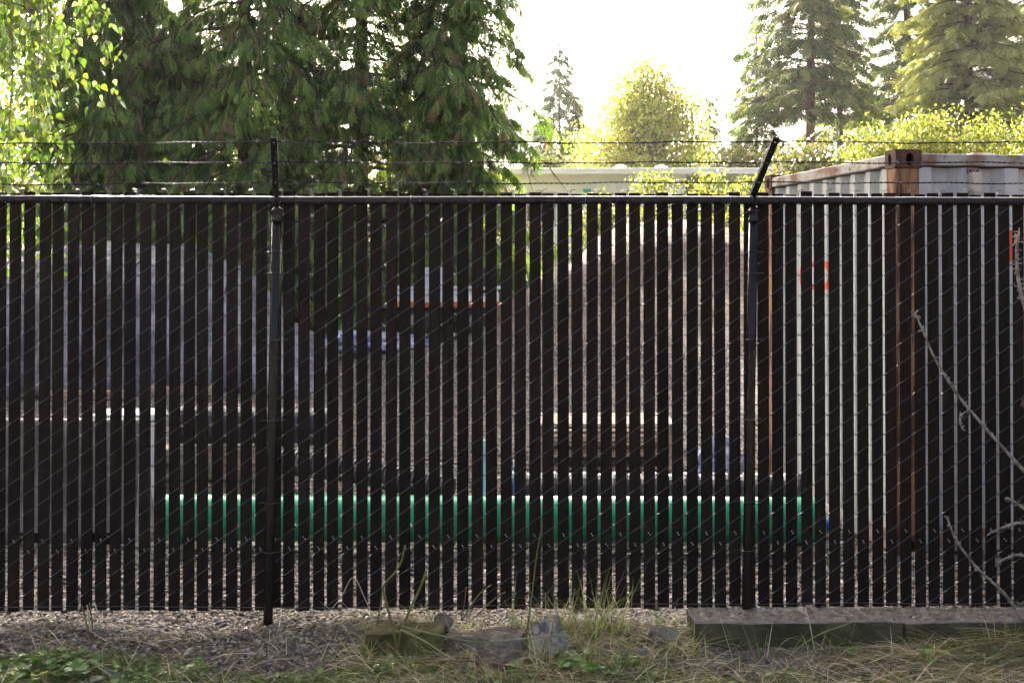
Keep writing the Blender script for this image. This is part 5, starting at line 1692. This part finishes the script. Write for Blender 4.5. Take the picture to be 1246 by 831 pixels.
# leafy weeds
WL_V = np.array([(0, 0, 0), (.10, .28, .04), (.32, .46, .06), (.52, .34, .05), (.70, .36, .02), (.82, .16, .0), (1, 0, -.06),
                 (.82, -.16, .0), (.70, -.36, .02), (.52, -.34, .05), (.32, -.46, .06), (.10, -.28, .04), (.4, 0, -.02), (.7, 0, -.03)], float)
WL_F = [(0, 12, 2, 1), (12, 13, 4, 3), (12, 3, 2), (13, 6, 5), (13, 5, 4), (0, 11, 10, 12), (12, 9, 8, 13), (12, 10, 9), (13, 7, 6), (13, 8, 7)]
def leaf_mesh(c_, name='leaf'):
    me = bpy.data.meshes.new(name); me.from_pydata([tuple(p) for p in WL_V], [], WL_F); me.update()
    a_ = me.color_attributes.new('tint', 'FLOAT_COLOR', 'POINT')
    for d in a_.data: d.color = (*c_, 1)
    me.materials.append(MAT['weed_leaf'])
    me.polygons.foreach_set('use_smooth', [True] * len(me.polygons))
    return me
LM = [leaf_mesh(c_) for c_ in ((.055, .13, .022), (.08, .18, .030), (.12, .24, .040), (.18, .28, .06))]
LPALE = [leaf_mesh(c_) for c_ in ((.28, .34, .24), (.36, .40, .31))]
LDARK = [leaf_mesh(c_) for c_ in ((.025, .05, .032), (.04, .07, .04))]
rw = random.Random(55)
def weed(px, py, Y, nl, size, spread, label, meshes, height=.05, flower=0):
    c_ = P(px, py, Y); z = gz(c_.x, Y)
    root = empty('weed', (c_.x, Y, z), label, 'weed')
    st_ = MB()
    for i in range(nl):
        a_ = rw.uniform(0, 2 * math.pi); rad_ = spread * rw.uniform(.15, 1)
        p_ = Vector((math.cos(a_) * rad_, math.sin(a_) * rad_ * .6, height * rw.uniform(.4, 1.3)))
        st_.tube([(0, 0, -.01), (p_.x * .5, p_.y * .5, p_.z * .9), tuple(p_)], .0013, 4)
        o = bpy.data.objects.new('leaf', rw.choice(meshes))
        s = size * rw.uniform(.65, 1.25)
        e = Vector((math.cos(a_ + rw.uniform(-.6, .6)), math.sin(a_ + rw.uniform(-.6, .6)) - .25, rw.uniform(-.35, .35)))
        qd = e.to_track_quat('X', 'Z')
        o.matrix_local = Matrix.LocRotScale(p_, qd @ Matrix.Rotation(rw.uniform(-.6, .6), 3, 'X').to_quaternion(), Vector((s, s, s)))
        link(o, root)
    st_.build('stalk', MAT['stem_green'], root)
    for i in range(flower):
        p_ = Vector((rw.uniform(-.06, .06), rw.uniform(-.03, .03), height * rw.uniform(.9, 1.5)))
        fb = MB(); fb.tube([(0, 0, 0), tuple(p_)], .001, 4)
        for k_ in range(5):
            a_ = k_ * 1.2566
            d = Vector((math.cos(a_), math.sin(a_), .45)); s_ = Vector((-d.y, d.x, 0)) * .0035
            fb.add([p_, p_ + d * .006 + s_, p_ + d * .011, p_ + d * .006 - s_], [(0, 1, 2, 3)])
        fb.build('flower', MAT['petal'], root)
    return root
weed(10, 792, -.52, 12, .062, .07, 'leafy green weed in the lower left corner', LM[:3])
weed(38, 788, -.50, 9, .055, .06, 'second leafy green weed from the left edge', LM[:3])
weed(78, 800, -.55, 14, .075, .08, 'darker broad-leaved weed in the middle of the lower left greenery', LM[:2], .06)
weed(55, 812, -.62, 12, .05, .08, 'weed with tiny yellow flowers near the bottom left', LM, .05, 4)
weed(5, 815, -.64, 10, .05, .07, 'low weed with yellow flowers at the left edge', LM, .05, 4)
for i_, (px_, Y_) in enumerate(((20, -.40), (60, -.42), (100, -.46), (140, -.50), (0, -.46), (85, -.38))):
    weed(px_, 780, Y_, 11, .045, .075, ['green weed at the upper left of the greenery, near the gravel', 'green weed left of the stubble, nearest the gravel', 'green weed right in front of the stubble', 'green weed between the pale leaf and the dark blue-green leaves', 'green weed cut by the left edge of the view', 'small green weed just left of the stubble'][i_], LM, .045)
weed(120, 785, -.48, 1, .085, .01, 'single pale green upturned leaf beside the stubble', LPALE, .035)
weed(103, 818, -.62, 1, .075, .01, 'single whitish leaf lying at the bottom left', LPALE, .03)
weed(128, 806, -.58, 4, .075, .04, 'dark blue-green leaves right of the whitish leaf', LDARK, .04)
weed(185, 796, -.52, 7, .038, .05, 'small bright green weed between the stubble and the left post', LM[1:], .05)
weed(232, 812, -.60, 10, .042, .06, 'upright green weed at the bottom left of the left post', LM[1:], .07)
weed(160, 818, -.64, 12, .045, .09, 'low ground-hugging weed right of the whitish leaf', LM, .03)
weed(300, 822, -.66, 9, .035, .08, 'low weed at the bottom under the left post', LM, .03)
weed(395, 798, -.52, 3, .045, .03, 'two or three green leaves at the left of the mossy block', LM[1:], .02)
weed(700, 812, -.58, 13, .062, .07, 'broad bright green weed in front of the grey sheeting', LM[1:], .06)
weed(740, 822, -.62, 12, .062, .07, 'dark green weed at the bottom right of the bright one', LM[:2], .05)
weed(715, 792, -.48, 12, .035, .05, 'pale ferny weed behind the bright green weed', LM[2:], .06)
weed(540, 812, -.60, 14, .022, .10, 'low small-leaved weed below the mossy block', LM[1:], .03)
weed(790, 815, -.60, 10, .03, .10, 'small-leaved weed below the flat-topped rock', LM, .03)
weed(870, 818, -.62, 10, .028, .09, 'small-leaved weed in front of the long kerb block', LM, .03)
weed(1040, 792, -.46, 4, .03, .03, 'few green leaves on the soil below the long kerb block', LM[1:], .03)
for i_, (px_, Y_, n_w) in enumerate(((640, -.60, 14), (690, -.50, 16), (760, -.56, 14), (470, -.56, 12), (590, -.62, 12), (250, -.50, 10), (350, -.60, 12), (950, -.62, 10), (1130, -.60, 12))):
    weed(px_, 800, Y_, n_w, .034, .07, ['small green weed below the large rock', 'leafy green weed at the foot of the grey sheeting', 'green weed in front of the flat-topped rock', 'small weed left of the mossy block foot', 'low green weed at the bottom below the sunken block', 'small weed in the gravel just left of the left post', 'low weed right of the left post foot', 'low weed at the bottom below the long kerb block', 'green weed in front of the joint between the kerb blocks'][i_], LM[1:], .07)
weed(1200, 790, -.52, 8, .035, .07, 'green leaves poking out of the mown grass heap', LM[1:], .05)
weed(800, 742, -.10, 7, .022, .03, 'small sprouting seedling right of the grass tufts by the fence', LM[2:], .12)

# ------------------------------------------------------------------ haze
HZ = 0.00020  # scattering volume added to lift far tones like lens flare
m, nt, out = new_mat('haze')
pv = N(nt, 'ShaderNodeVolumePrincipled')
pv.inputs['Color'].default_value = (0.97, 0.97, 0.95, 1)
pv.inputs['Density'].default_value = HZ
pv.inputs['Anisotropy'].default_value = 0.45
nt.links.new(pv.outputs[0], out.inputs['Volume'])
hz = MB().box((0, 25, 10.5), (90, 120, 28)).build('haze', m)
tag(hz, 'thin bright haze added over the whole place to veil the far trees', None, None, 'stuff')
